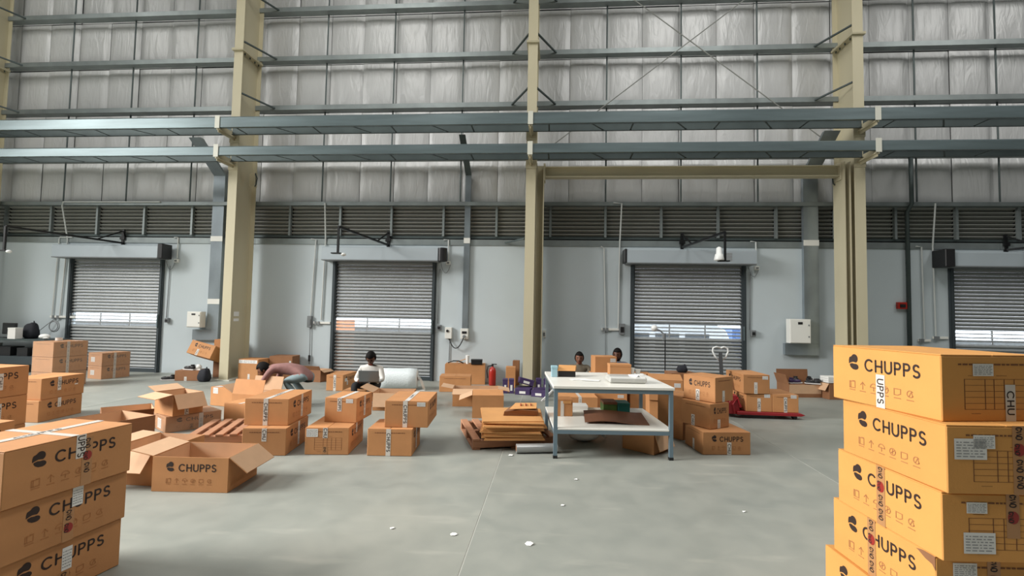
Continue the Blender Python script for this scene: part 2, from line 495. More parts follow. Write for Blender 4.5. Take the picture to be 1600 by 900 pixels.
# beige portal frame with cross beam between two columns
t = thing('portal_frame', 'beige steel cross beam on two posts spanning above the doorway behind the white table', 'beam', (0, 0, 0))
MB().prism([(-0.36, 10.10), (-0.36, 10.50), (-0.345, 10.50), (-0.345, 10.306), (-0.215, 10.306), (-0.215, 10.50), (-0.20, 10.50), (-0.20, 10.10), (-0.215, 10.10), (-0.215, 10.294), (-0.345, 10.294), (-0.345, 10.10)], 'z', 0, 4.66).build('post', 'beige_steel', t)
MB().prism([(5.72, 10.10), (5.72, 10.50), (5.735, 10.50), (5.735, 10.306), (5.825, 10.306), (5.825, 10.50), (5.84, 10.50), (5.84, 10.10), (5.825, 10.10), (5.825, 10.294), (5.735, 10.294), (5.735, 10.10)], 'z', 0, 4.66).build('post', 'beige_steel', t)
MB().box(-0.18, 5.70, 10.2, 10.4, 4.40, 4.415).box(-0.18, 5.70, 10.2, 10.4, 4.605, 4.62).box(-0.18, 5.70, 10.295, 10.305, 4.415, 4.605).build('cross_beam', 'beige_steel', t)
for x in (-0.19, 5.70):
    e = MB().box(x - 0.008, x + 0.014, 10.18, 10.42, 4.32, 4.68).build('end_plate', 'beige_steel', t)
    MB().prism([(10.26, 4.40), (10.34, 4.40), (10.34, 4.30)], 'x', x - 0.006, x + 0.006).build('stiffener', 'beige_steel', e)

# crossed bracing rods over the beam
for a, b, lab in (((-0.10, 10.42, 5.10), (5.80, 10.42, 9.66), 'thin steel bracing rod rising towards the golden carton stack side of the wall'),
                  ((-0.10, 10.46, 9.75), (5.85, 10.46, 4.98), 'thin steel bracing rod falling towards the column behind the golden carton stack')):
    tag(MB().tube([a, b], 0.011, 6).build('bracing_rod', 'rod_pale'), lab, 'rod', 'crossed wall bracing')

# galvanized lattice rails, two levels, one length per bay
RAIL_WHERE = {0: 'above the desk with the monitor', 1: 'above the seated man with the laptop', 2: 'above the white table', 3: 'ending over the golden carton stack'}
for lev, (z0, z1, nm) in enumerate(((5.25, 5.48, 'upper'), (4.67, 4.86, 'lower'))):
    for i, (a, b) in enumerate(((-13.36, -6.92), (-6.92, -0.47), (-0.47, 5.95), (5.95, 12.4))):
        t = thing('lattice_rail', f'{nm} galvanized double channel rail {RAIL_WHERE[i]}', 'rail', (0, 0, 0), group=f'{nm} rails along the wall')
        a += 0.012; b -= 0.012
        ch = MB().prism([(9.44, z0), (9.44, z1 - 0.028), (9.468, z1), (9.51, z1), (9.51, z1 - 0.006), (9.472, z1 - 0.006), (9.446, z1 - 0.032), (9.446, z0)], 'x', a, b).box(a, b, 9.446, 9.51, z0, z0 + 0.006).box(a, b, 9.505, 9.511, z0, z0 + 0.03).box(a, b, 9.505, 9.511, z1 - 0.03, z1)
        ch.build('front_channel', 'galv', t)
        MB().box(a, b, 9.90, 9.906, z0, z1 - 0.03).box(a, b, 9.86, 9.90, z0, z0 + 0.006).box(a, b, 9.86, 9.90, z1 - 0.036, z1 - 0.03).build('rear_channel', 'galv_dark', t)
        n = 7
        for k in range(n):
            xa = a + 0.35 + (b - a - 0.7) * k / n; xb = xa + (b - a - 0.7) / n
            p, q = ((xa, 9.50, z0 + 0.012), (xa + 0.28, 9.88, z0 + 0.012)) if k % 2 else ((xa, 9.50, z0 + 0.012), (xa, 9.88, z0 + 0.012))
            MB().bar(p, q, 0.03, 0.006).build('lacing_bar', 'galv_dark', t)

# ------------------------------------------------------------------ roller shutters
def shutter(n, a, b, motor):
    d = struct(bpy.data.objects.new(f'door_{n}', None)); COL.objects.link(d); d.location = (a, WY, 0)
    wd = b - a; gx = 0.085
    for s in (0, 1):
        x = s * (wd - gx)
        MB().box(x, x + gx, -0.05, 0.06, 0, DOOR_H).box(x + 0.02, x + gx - 0.02, -0.065, -0.05, 0, DOOR_H).build('guide_rail', 'guide_dark', d)
    # convex slat profile, one interlocking slat after another
    sh = 0.0752; ns = 34
    prof = [(0.044, 0.0), (0.040, 0.026), (0.008, 0.030), (0.0, 0.036), (0.004, 0.054), (0.016, 0.068), (0.030, sh - 0.002), (0.048, sh - 0.002), (0.048, 0.0)]
    sm = MB().prism(prof, 'x', gx - 0.01, wd - gx + 0.01).mesh('shutter_slat')
    vis = MB().box(gx - 0.01, wd - gx + 0.01, 0.008, 0.03, 0.0, 0.014).box(gx - 0.01, wd - gx + 0.01, 0.008, 0.03, sh - 0.016, sh - 0.002)
    for k in range(4):
        x = gx + (wd - 2 * gx) * k / 3; vis.box(x - 0.012, x + 0.012, 0.008, 0.03, 0.014, sh - 0.016)
    vm = vis.mesh('vision_slat')
    pane = MB().box(gx, wd - gx, 0.016, 0.02, 0.014, sh - 0.016).mesh('vision_pane')
    for k in range(ns):
        z = 0.09 + sh * k
        if 13 <= k <= 16:
            o = link('vision_slat', vm, 'shutter', d, (0, 0, z))
            link('vision_pane', pane, 'vision_pane', o)
        else: link('shutter_slat', sm, 'shutter', d, (0, 0, z))
    MB().box(gx, wd - gx, -0.01, 0.05, 0.0, 0.085).build('bottom_bar', 'guide_dark', d)
    x0, x1 = -0.13, wd + 0.1
    hd = MB().prism([(-0.36, DOOR_H + 0.02), (-0.36, DOOR_H + 0.28), (-0.33, DOOR_H + 0.31), (0.0, DOOR_H + 0.31), (0.0, DOOR_H + 0.02)], 'x', x0, x1).build('hood', 'hood', d)
    MB().box(x0, x1, -0.37, 0.0, DOOR_H, DOOR_H + 0.02).build('hood_lip', 'grey_plastic', hd)
    if motor == 'right': MB().box(x1 + 0.002, x1 + 0.13, -0.38, -0.08, DOOR_H + 0.0, DOOR_H + 0.34).build('motor_box', 'black_plastic', hd, bevel=0.012)
    if motor == 'slim': MB().lathe([(0.05, 0), (0.11, 0.01), (0.11, 0.30), (0.05, 0.31)], 14, Matrix.Translation((x1 + 0.08, -0.26, DOOR_H + 0.0))).build('motor_box', 'black_plastic', hd)
    if motor == 'vent':
        MB().box(x0 - 0.05, x0 - 0.002, -0.37, -0.02, DOOR_H + 0.02, DOOR_H + 0.31).build('end_cap', 'black_plastic', hd, bevel=0.01)
        for k in range(6): MB().box(x1 - 0.62, x1 - 0.50, -0.366, -0.358, DOOR_H + 0.07 + 0.03 * k, DOOR_H + 0.085 + 0.03 * k).build('vent_slot', 'label_grey', hd)
    if motor == 'left': MB().prism([(-0.39, DOOR_H), (-0.39, DOOR_H + 0.36), (-0.02, DOOR_H + 0.36), (-0.02, DOOR_H)], 'x', x0 - 0.19, x0 - 0.002).build('motor_box', 'black_plastic', hd, bevel=0.012)
    MB().box(wd - 0.07, wd - 0.045, -0.085, -0.066, 1.05, 1.35).build('handle', 'galv', d)
    return d
for i, ((a, b), m) in enumerate(zip(DOORS, ('right', 'slim', 'vent', 'left'))): shutter(i + 1, a, b, m)

# swing-arm dock lights over the doors
def dock_arm(bx, ex, ey, ez_drop, lamp, lab):
    t = thing('dock_light_arm', lab, 'light arm', (bx, WY - 0.02, 3.03), group='swing-arm dock lights')
    MB().box(-0.03, 0.03, -0.02, 0.02, -0.06, 0.32).box(-0.06, 0.06, -0.035, -0.0, 0.08, 0.16).build('wall_bracket', 'black_steel', t)
    e = Vector((ex - bx, ey - WY + 0.02, 0.0))
    st = Vector((0, -0.03, 0.0))
    MB().bar(st, e, 0.04).build('arm', 'black_steel', t)
    MB().bar(Vector((0, -0.03, 0.28)), st.lerp(e, 0.24) + Vector((0, 0, 0.02)), 0.025).build('brace', 'black_steel', t)
    MB().bar(e, e + Vector((0, 0, -ez_drop)), 0.035).build('drop_post', 'black_steel', t)
    MB().box(e.x - 0.11, e.x + 0.07, e.y - 0.05, e.y + 0.05, -ez_drop - 0.02, -ez_drop).build('lamp_plate', 'black_steel', t)
    if lamp == 'head':
        MB().lathe([(0.015, 0.24), (0.045, 0.22), (0.05, 0.12), (0.065, 0.11), (0.085, 0.02), (0.08, 0.0)], 16, Matrix.Translation((e.x - 0.10, e.y, -ez_drop))).build('lamp_head', 'lamp_white', t, smooth=True)
    else:
        MB().ball((e.x + 0.10, e.y, -ez_drop - 0.03), (0.05, 0.045, 0.03)).build('lamp_head', 'lamp_white', t, smooth=True)
dock_arm(-10.20, -10.50, 8.6, 0.46, 'small', 'black swing arm over the shutter next to the desk with the monitor')
dock_arm(-3.73, -3.82, 8.47, 0.47, 'small', 'black swing arm over the shutter behind the man with the laptop')
dock_arm(2.79, 3.00, 8.84, 0.50, 'head', 'black swing arm with white lamp head over the shutter behind the pallet truck')
dock_arm(9.30, 9.75, 8.8, 0.46, 'small', 'black swing arm over the shutter behind the golden carton stack')

# ------------------------------------------------------------------ ducts, panels, conduits
def duct(xa, xb, zb, lab, elbow=None, strips=(3.08,)):
    t = thing('cable_duct', lab, 'duct', (0, 0, 0))
    dd = 0.09
    MB().box(xa, xb, WY - dd - 0.005, WY - 0.005, zb, 4.62).build('riser', 'duct_steel', t)
    MB().prism([(WY - dd - 0.005, 4.622), (WY - 0.005, 4.622), (9.95 + dd, 5.23), (9.95, 5.23)], 'x', xa, xb).build('offset_section', 'duct_steel', t)
    for z in strips: MB().box(xa - 0.006, xb + 0.006, WY - dd - 0.012, WY - dd - 0.006, z, z + 0.12).build('joint_band', 'white_box', t)
    if elbow: MB().box(elbow, xb if elbow < xa else xa, WY - dd - 0.006, WY - 0.006, zb - 0.24, zb - 0.002).build('elbow_box', 'duct_steel', t)
    return t
duct(-7.94, -7.66, 1.03, 'wide galvanized duct with elbow beside the column by the tilted cartons', elbow=-8.28, strips=(3.08, 1.62))
duct(5.28, 5.58, 1.02, 'wide galvanized duct with elbow behind the pallet truck, next to the beige column', elbow=4.88)
t = thing('cable_duct', 'narrow galvanized duct dropping to the socket box near the fire extinguisher', 'duct')
MB().box(-1.98, -1.85, WY - 0.07, WY - 0.005, 1.18, 4.62).build('riser', 'duct_steel', t)
MB().prism([(WY - 0.07, 4.622), (WY - 0.005, 4.622), (10.01, 5.23), (9.95, 5.23)], 'x', -1.98, -1.85).build('offset_section', 'galv_dark', t)
MB().box(-1.985, -1.845, WY - 0.076, WY - 0.071, 3.08, 3.20).build('joint_band', 'white_box', t)
tag(MB().tube([(7.37, WY - 0.06, 0.02), (7.37, WY - 0.06, 3.80), (7.37, WY - 0.20, 3.95), (7.37, WY - 0.20, 4.98)], 0.04, 12).build('downpipe', 'galv_dark', smooth=True), 'grey steel pipe running down the wall past the red call point', 'pipe')

def panel(x0, x1, z0, z1, lab, y=WY - 0.105, d=0.16):
    t = thing('distribution_panel', lab, 'panel', ((x0 + x1) / 2, y, z0))
    w, h = x1 - x0, z1 - z0
    MB().box(-w / 2, w / 2, -d, 0, 0, h).build('enclosure', 'white_box', t, bevel=0.006)
    dr = MB().box(-w / 2 + 0.012, w / 2 - 0.012, -d - 0.014, -d - 0.001, 0.012, h - 0.012).build('door', 'white_box', t, bevel=0.004)
    MB().box(-0.05, 0.04, -d - 0.019, -d - 0.0145, h * 0.78, h * 0.88).build('meter_window', 'black_plastic', dr)
    for v in (0.25, 0.72): MB().box(w * 0.36, w * 0.42, -d - 0.02, -d - 0.0145, h * v, h * v + 0.03).build('latch', 'grey_plastic', dr)
panel(-8.30, -7.96, 1.08, 1.44, 'small white wall panel above the tilted cartons')
panel(4.90, 5.32, 1.03, 1.53, 'larger white wall panel behind the pallet truck')

def conduit(paths, lab, r=0.016):
    m = MB()
    for p in paths: m.tube([(x, WY - y, z) for x, y, z in p], r, 6)
    return tag(m.build('wall_conduit', 'conduit'), lab, 'conduit', 'white wall conduits')
conduit([[(-9.2, .16, 3.99), (-11.66, .16, 3.99), (-11.68, .16, 3.9), (-11.62, .03, 3.1), (-11.70, .03, 1.27)]], 'white conduit beside the shutter nearest the desk, reaching up over the louvers')
conduit([[(-11.5, .03, 3.16), (-11.82, .03, 3.16), (-11.84, .03, 3.1), (-11.90, .03, 1.27)]], 'shorter white conduit between the desk and the nearest shutter')
conduit([[(-8.9, .03, 3.17), (-8.80, .03, 3.17), (-8.80, .03, 2.68)]], 'short white conduit above the small white panel, next to the black motor box')
conduit([[(-5.19, .16, 3.97), (-5.20, .03, 3.1), (-5.24, .03, 1.30)]], 'long white conduit beside the shutter behind the seated man')
conduit([[(-5.55, .03, 3.16), (-5.43, .03, 3.14), (-5.49, .03, 1.36)]], 'shorter white conduit further from the shutter behind the seated man')
conduit([[(-2.45, .03, 3.16), (-2.34, .03, 3.16), (-2.33, .03, 2.70)]], 'short white conduit above the isolator box near the narrow duct')
conduit([[(1.05, .03, 3.04), (1.12, .03, 3.0), (1.17, .03, 1.22)]], 'white conduit on the wall above the head of the person in olive')
conduit([[(1.30, .16, 3.98), (1.48, .16, 3.96), (1.46, .03, 3.1), (1.44, .03, 1.25)]], 'long white conduit next to the shutter behind the white table')
conduit([[(4.22, .03, 3.17), (4.33, .03, 3.16), (4.34, .03, 2.66)]], 'short white conduit above the looped cable by the larger white panel')
conduit([[(7.86, .16, 3.97), (7.88, .03, 3.1), (7.90, .03, 1.22)]], 'long white conduit near the shutter behind the golden carton stack')
conduit([[(7.55, .03, 3.09), (7.66, .03, 3.08), (7.68, .03, 1.16)]], 'shorter white conduit between the grey pipe and the shutter behind the golden stack')

def wallbox(x, z, w, h, m, lab, cat, d=0.07, extra=None):
    t = thing('switch_box', lab, cat, (x, WY - 0.004, z))
    MB().box(-w / 2, w / 2, -d, 0, -h / 2, h / 2).build('housing', m, t, bevel=0.006)
    MB().box(-w * 0.3, w * 0.3, -d - 0.01, -d - 0.001, -h * 0.28, h * 0.2).build('cover', extra or 'grey_plastic', t)
    return t
wallbox(-8.80, 2.62, .09, .08, 'white_box', 'small white junction box above the small white panel', 'junction box')
wallbox(-2.33, 2.64, .09, .08, 'white_box', 'small white junction box above the isolator near the narrow duct', 'junction box')
wallbox(4.34, 2.60, .09, .08, 'white_box', 'small white junction box above the larger white panel', 'junction box')
wallbox(-8.96, 1.22, .09, .11, 'grey_plastic', 'grey push-button box between shutter and small white panel', 'switch box', extra='black_plastic')
wallbox(-2.50, 1.19, .09, .12, 'grey_plastic', 'grey push-button box beside the white isolator', 'switch box', extra='black_plastic')
wallbox(4.26, 1.21, .10, .13, 'grey_plastic', 'grey push-button box by the shutter behind the pallet truck', 'switch box', extra='black_plastic')
wallbox(-5.50, 1.26, .10, .26, 'grey_plastic', 'tall grey switch box with hanging cord behind the bent man', 'switch box')
wallbox(1.52, 1.24, .12, .24, 'grey_plastic', 'grey switch box above the person in grey', 'switch box', extra='black_plastic')
wallbox(7.24, 1.85, .18, .14, 'ext_red', 'red fire call point next to the grey pipe', 'call point', extra='black_plastic')
wallbox(-0.16, 1.10, .07, .16, 'white_box', 'small white socket on the wall just past the beige column by the purple boxes', 'socket')
for x0, x1, z, lab in ((-11.95, -11.30, 1.25, 'horizontal white trunking with two sockets above the desk'), (-5.42, -5.02, 1.24, 'short white trunking beside the tall grey switch box'),
                       (1.08, 1.46, 1.23, 'white trunking behind the person in grey'), (7.56, 7.80, 1.14, 'white trunking end at the foot of the short conduit behind the golden stack'), (7.84, 8.14, 1.20, 'white trunking touching the shutter guide behind the golden stack')):
    t = thing('trunking', lab, 'trunking', ((x0 + x1) / 2, WY - 0.003, z))
    MB().box(x0 - (x0 + x1) / 2, x1 - (x0 + x1) / 2, -0.035, 0, -0.025, 0.025).build('cover_strip', 'white_box', t, bevel=0.004)
    for s in (-0.3, -0.15): MB().box(s * (x1 - x0) * 1.2 - 0.025, s * (x1 - x0) * 1.2 + 0.025, -0.046, -0.036, -0.05, 0.03).build('socket', 'grey_plastic', t)
def cable(pts, lab, m='grey_plastic', r=0.009):
    return tag(MB().tube(pts, r, 6).build('cable', m, smooth=True), lab, 'cable')
def sagpts(a, b, dip, n=10):
    a, b = Vector(a), Vector(b)
    return [a.lerp(b, k / n) + Vector((0, 0, -dip * 4 * (k / n) * (1 - k / n))) for k in range(n + 1)]
t = thing('isolator_box', 'white isolator box with black knob beside the narrow duct', 'switch box', (-2.28, WY - 0.004, 0.95))
MB().box(-0.075, 0.075, -0.09, 0, 0, 0.25).build('housing', 'white_box', t, bevel=0.006)
MB().lathe([(0.03, 0), (0.028, 0.02)], 12, Matrix.Translation((-0.02, -0.09, 0.17)) @ Matrix.Rotation(PI / 2, 4, 'X')).build('knob', 'black_plastic', t)
t = thing('socket_box', 'white socket box at the foot of the narrow duct', 'socket', (-1.92, WY - 0.004, 0.95))
MB().box(-0.085, 0.085, -0.10, 0, 0, 0.23).build('housing', 'white_box', t, bevel=0.006)
MB().box(-0.05, 0.05, -0.112, -0.101, 0.12, 0.17).build('meter_window', 'black_plastic', t)
MB().lathe([(0.03, 0), (0.028, 0.05)], 12, Matrix.Translation((0, -0.10, 0.06)) @ Matrix.Rotation(PI / 2, 4, 'X')).build('plug', 'grey_plastic', t)
cable(sagpts((-2.27, WY - 0.05, 0.945), (-1.93, WY - 0.13, 0.98), 0.22), 'black cable looping from the isolator to the socket box', 'black_plastic', 0.012)
cable([(-2.26, WY - 0.02, 0.94), (-2.26, WY - 0.02, 0.45)], 'thin grey cable dropping below the isolator box')
cable([(-5.49, WY - 0.03, 1.12), (-5.48, WY - 0.03, 0.46), (-5.48, WY - 0.03, 0.30)], 'thin cord hanging below the tall grey switch box')
tag(MB().box(-5.50, -5.46, WY - 0.06, WY - 0.02, 0.36, 0.50).build('pendant_switch', 'black_plastic', bevel=0.006), 'black pendant switch hanging on the cord behind the bent man', 'switch')
for x, lab in ((-8.99, 'thin cable looping down beside the black motor box'), (-2.42, 'thin cable looping below the junction box near the isolator'), (4.25, 'thin cable looping beside the shutter hood near the larger white panel')):
    cable(sagpts((x - 0.08, WY - 0.03, 2.62), (x + 0.14, WY - 0.03, 2.6), 0.20) , lab, r=0.006)
for x, lab in ((-8.98, 'thin grey cable running down beside the shutter nearest the desk'), (-2.52, 'thin grey cable running down beside the shutter behind the seated man'), (4.22, 'thin grey cable running down beside the shutter behind the pallet truck')):
    cable([(x, WY - 0.02, 2.5), (x - 0.02, WY - 0.02, 1.28)], lab, r=0.008)
cable([(1.17, WY - 0.02, 1.2), (1.18, WY - 0.02, 0.5)], 'thin grey cable dropping from the trunking behind the person in grey', r=0.006)
cable([(-11.78, WY - 0.05, 1.22), (-12.15, WY - 0.15, 0.85)], 'thin grey cable slanting from the trunking to the desk', r=0.007)
for x, lab in ((-7.2, 'grey bracket stub on the sill by the column near the tilted cartons'), (-0.75, 'grey bracket stub on the sill by the column near the purple boxes')):
    tag(MB().bar((x - 0.3, WY - 0.06, 3.10), (x + 0.15, WY - 0.5, 3.13), 0.04, 0.03).build('bracket_stub', 'galv_dark'), lab, 'bracket')

# ------------------------------------------------------------------ yard outside, seen through the shutters' vision strips
yard = MB().box(-40, 40, 11.1, 60, -1.25, -1.2).build('yard_ground', 'asphalt'); struct(yard)
t = thing('minibus', 'white minibus parked outside, glimpsed through the shutter slats behind the table', 'van', (2.6, 14.2, -1.2))
MB().prism([(-2.4, 0.35), (-2.4, 2.45), (-2.2, 2.6), (1.9, 2.6), (2.25, 2.35), (2.6, 1.5), (2.75, 1.2), (2.75, 0.35)], 'y', 0, 1.9).build('body', 'van_white', t, bevel=0.03)
for k in range(5): MB().box(-2.15 + 0.82 * k, -1.5 + 0.82 * k, -0.02, -0.001, 1.65, 2.25).build('side_window', 'van_glass', t)
for x in (-1.5, 1.8): MB().lathe([(0.34, 0), (0.36, 0.02), (0.36, 0.2), (0.34, 0.22)], 18, Matrix.Translation((x, 0.05, 0.36)) @ Matrix.Rotation(-PI / 2, 4, 'X')).build('wheel', 'black_plastic', t)
t = thing('boundary_wall', 'pale boundary wall across the yard, seen through the shutter slats', 'wall', (0, 24, -1.2))
MB().box(-30, 30, 0, 0.2, 0, 1.9).build('wall_body', 'far_wall', t); MB().box(-30, 30, -0.03, 0.23, 1.9, 2.0).build('coping', 'van_white', t)
for x, w_, m, lab in ((-8.55, 0.7, 'orange_paint', 'orange container outside the shutter behind the seated man'), (7.3, 1.3, 'truck_blue', 'blue container beyond the white minibus outside')):
    t = thing('container', lab, 'container', (x, 17.0, -1.2))
    c = MB().box(-w_, w_, 0, 2.2, 0.1, 2.35)
    c.build('shell', m, t)
    for k in range(8): MB().box(-w_ + 0.1 + k * (2 * w_ - 0.2) / 8, -w_ + 0.2 + k * (2 * w_ - 0.2) / 8, -0.04, -0.001, 0.15, 2.3).build('rib', m, t)
# ------------------------------------------------------------------ printed lettering and marks
def strokes(polys, w, name, closed=()):
    """flat lettering: each centre line becomes a strip of width w with round ends"""
    m = MB()
    for pi, pl in enumerate(polys):
        P = [Vector((x, y)) for x, y in pl]; n = len(P); L, Rr = [], []
        for i in range(n):
            if i == 0: d = (P[1] - P[0]).normalized(); k = 1
            elif i == n - 1: d = (P[-1] - P[-2]).normalized(); k = 1
            else:
                d0, d1 = (P[i] - P[i - 1]).normalized(), (P[i + 1] - P[i]).normalized()
                d = (d0 + d1); d = d.normalized() if d.length > 1e-6 else d0
                k = 1 / max(0.5, d.dot(d0))
            nn = Vector((-d.y, d.x)) * (w / 2 * k); L.append(P[i] + nn); Rr.append(P[i] - nn)
        v = [(*p, 0) for p in L] + [(*p, 0) for p in Rr]
        m.add(v, [(i, i + n, i + n + 1, i + 1) for i in range(n - 1)])
        for e in (P[0], P[-1]):
            m.add([(e.x + math.cos(t * PI / 4) * w / 2, e.y + math.sin(t * PI / 4) * w / 2, 0) for t in range(8)], [tuple(range(8))])
    me = bpy.data.meshes.new(name); me.from_pydata(m.v, [], m.f)
    return me
def arc(cx, cy, rx, ry, a0, a1, n=12):
    return [(cx + rx * math.cos(R(a0 + (a1 - a0) * i / n)), cy + ry * math.sin(R(a0 + (a1 - a0) * i / n))) for i in range(n + 1)]
def word(txt):
    x, out = 0.0, []
    def P_(x): return [[(x, 0), (x, 1), (x + .3, 1)] + arc(x + .3, .74, .24, .26, 90, -90, 8)[1:] + [(x, .48)]]
    G = {'C': (.82, lambda x: [arc(x + .45, .5, .45, .5, 48, 312, 16)]), 'H': (.66, lambda x: [[(x, 0), (x, 1)], [(x + .66, 0), (x + .66, 1)], [(x, .5), (x + .66, .5)]]),
         'U': (.66, lambda x: [[(x, 1), (x, .33)] + arc(x + .33, .33, .33, .33, 180, 360, 10)[1:] + [(x + .66, 1)]]), 'P': (.54, P_),
         'S': (.56, lambda x: [arc(x + .28, .745, .25, .255, 35, 270, 10) + arc(x + .28, .245, .28, .245, 90, -145, 10)[1:]])}
    for c in txt:
        wd, fn = G[c]; out += fn(x); x += wd + 0.36
    return out, x - 0.36
_cw, CH_W = word('CHUPPS')
LETTERING = strokes(_cw, 0.185, 'lettering')            # cap height 1, width CH_W
_c3, CH3_W = word('CHU'); LETTER_CHU = strokes(_c3, 0.17, 'lettering')
_p3, PPS_W = word('UPPS'); LETTER_PPS = strokes(_p3, 0.17, 'lettering')
def leafs():
    m = MB()
    up = [(0.0, 0.36), (0.0, 0.60), (0.06, 0.78)] + arc(0.62, 0.72, 0.36, 0.30, 150, -60, 12) + [(0.45, 0.50), (0.2, 0.44)]
    lo = [(0.10, 0.34), (0.36, 0.40)] + arc(0.72, 0.18, 0.34, 0.20, 110, -90, 10) + [(0.45, 0.0), (0.24, 0.10), (0.12, 0.22)]
    for p in (up, lo): m.add([(x, y, 0) for x, y in p], [tuple(range(len(p)))])
    me = bpy.data.meshes.new('logo_mark'); me.from_pydata(m.v, [], m.f); return me
LOGO = leafs()
def icon_row():
    res = []
    def sq(x, y, s): return [(x, y), (x + s, y), (x + s, y + s), (x, y + s), (x, y)]
    for i in range(6):
        x = 0; out = []
        if i == 0: out += [sq(x, .3, .9), [(x + .2, .3), (x + .2, 1.2)], [(x + .5, 1.3), (x + .9, 1.3)]]
        if i == 1: out += [[(x + .45, .3), (x + .45, 1.3)], [(x + .1, .9), (x + .45, 1.3), (x + .8, .9)]]
        if i == 2: out += [arc(x + .45, .8, .5, .5, 0, 180, 8), [(x - .05, .8), (x + .95, .8)], [(x + .45, .8), (x + .45, .35)]]
        if i == 3: out += [arc(x + .45, .8, .45, .45, 0, 360, 14), [(x + .2, .6), (x + .7, 1.0)], [(x + .45, .5), (x + .45, 1.1)]]
        if i == 4: out += [[(x, .4), (x, 1.2), (x + .9, 1.2), (x + .9, .6), (x + .5, .4), (x, .4)]]
        if i == 5: out += [arc(x + .45, .8, .42, .42, 40, 330, 12), [(x + .3, .5), (x + .6, 1.1), (x + .8, .5)]]
        out.append([(x, 0.0), (x + .9, 0.0)])
        res.append(strokes(out, 0.11, 'handling_icon'))
    return res
ICONS = icon_row(); ICON_W = 9.7
def dashes():
    m = MB(); rnd = random.Random(3); x = 0.0
    while x < 1.0:
        w_ = rnd.uniform(0.03, 0.11); m.add([(x, 0, 0), (min(1, x + w_), 0, 0), (min(1, x + w_), .028, 0), (x, .028, 0)], [(0, 1, 2, 3)]); x += w_ + 0.015
    me = bpy.data.meshes.new('printed_line'); me.from_pydata(m.v, [], m.f); return me
DASH = dashes()
def grid():
    out = [[(0, j * .2), (1, j * .2)] for j in range(6)] + [[(x, 0), (x, 1)] for x in (0, .32, .46, .62, .78, 1)]
    out += [[(.06, 1.12), (.2, 1.12)], [(.5, 1.12), (.66, 1.12)], [(.1, -.14), (.24, -.14)]]
    return strokes(out, 0.012, 'printed_table')
GRID = grid()
def lines_print():
    m = MB(); rnd = random.Random(5)
    for j in range(6):
        x = 0.06
        while x < 0.9:
            w_ = rnd.uniform(.05, .2); y = .12 + j * .135
            m.add([(x, y, 0), (min(.94, x + w_), y, 0), (min(.94, x + w_), y + .05, 0), (x, y + .05, 0)], [(0, 1, 2, 3)]); x += w_ + .05
    me = bpy.data.meshes.new('label_print'); me.from_pydata(m.v, [], m.f); return me
LPRINT = lines_print()
SCRIB = strokes([arc(.5, .2, .3, .12, 0, 330, 10), [(.3, .38), (.75, .46), (.25, .58), (.7, .66)], arc(.5, .85, .28, .1, -60, 250, 8)], 0.09, 'tape_scribble')
QUAD = bpy.data.meshes.new('patch'); QUAD.from_pydata([(0, 0, 0), (1, 0, 0), (1, 1, 0), (0, 1, 0)], [], [(0, 1, 2, 3)])
DISC = bpy.data.meshes.new('emblem'); DISC.from_pydata([(.5 + .5 * math.cos(k * PI / 8), .5 + .5 * math.sin(k * PI / 8), 0) for k in range(16)], [], [tuple(range(16))])

def decal(name, me, m, root, F, u, v, sx, sy, off=0.0012, rot=0.0, parent=None):
    """flat print on a face: F maps (u right, v up, n out) to the carton's own frame"""
    o = bpy.data.objects.new(name, me.copy() if False else me); COL.objects.link(o)
    if not me.materials: me.materials.append(MATS[m])
    o.material_slots[0].link = 'OBJECT'; o.material_slots[0].material = MATS[m]
    M = F @ Matrix.Translation((u, v, off)) @ Matrix.Rotation(rot, 4, 'Z') @ Matrix.Diagonal((sx, sy, 1, 1))
    if parent is not None:
        o.parent = parent; o.matrix_local = parent.matrix_basis.inverted() @ M
    else:
        o.parent = root; o.matrix_local = M
    return o

def frames(L, W, H):
    def fr(ux, vx, nx, o):
        return Matrix(((ux[0], vx[0], nx[0], o[0]), (ux[1], vx[1], nx[1], o[1]), (ux[2], vx[2], nx[2], o[2]), (0, 0, 0, 1)))
    Z = (0, 0, 1)
    return {'F': (fr((1, 0, 0), Z, (0, -1, 0), (-L / 2, -W / 2, 0)), L, H), 'R': (fr((0, 1, 0), Z, (1, 0, 0), (L / 2, -W / 2, 0)), W, H),
            'B': (fr((-1, 0, 0), Z, (0, 1, 0), (L / 2, W / 2, 0)), L, H), 'L': (fr((0, -1, 0), Z, (-1, 0, 0), (-L / 2, W / 2, 0)), W, H),
            'T': (fr((1, 0, 0), (0, 1, 0), Z, (-L / 2, -W / 2, H)), L, W)}
VIEW = {'F': dict(f='F', r='R', l='L', t='T', b='B'), 'R': dict(f='L', r='F', l='B', t='T'), 'L': dict(f='R', r='B', l='F', t='T')}
MESHES = {}
def cached(key, fn):
    if key not in MESHES: MESHES[key] = fn()
    return MESHES[key]

def place(ax, ay, ang, wid, dep, logo):
    a = R(ang); d = Vector((math.cos(a), math.sin(a))); n = Vector((-d.y, d.x))
    c = Vector((ax, ay)) + d * wid / 2 + n * dep / 2
    if logo == 'F': return c, ang, wid, dep
    return c, ang + (90 if logo == 'R' else -90), dep, wid

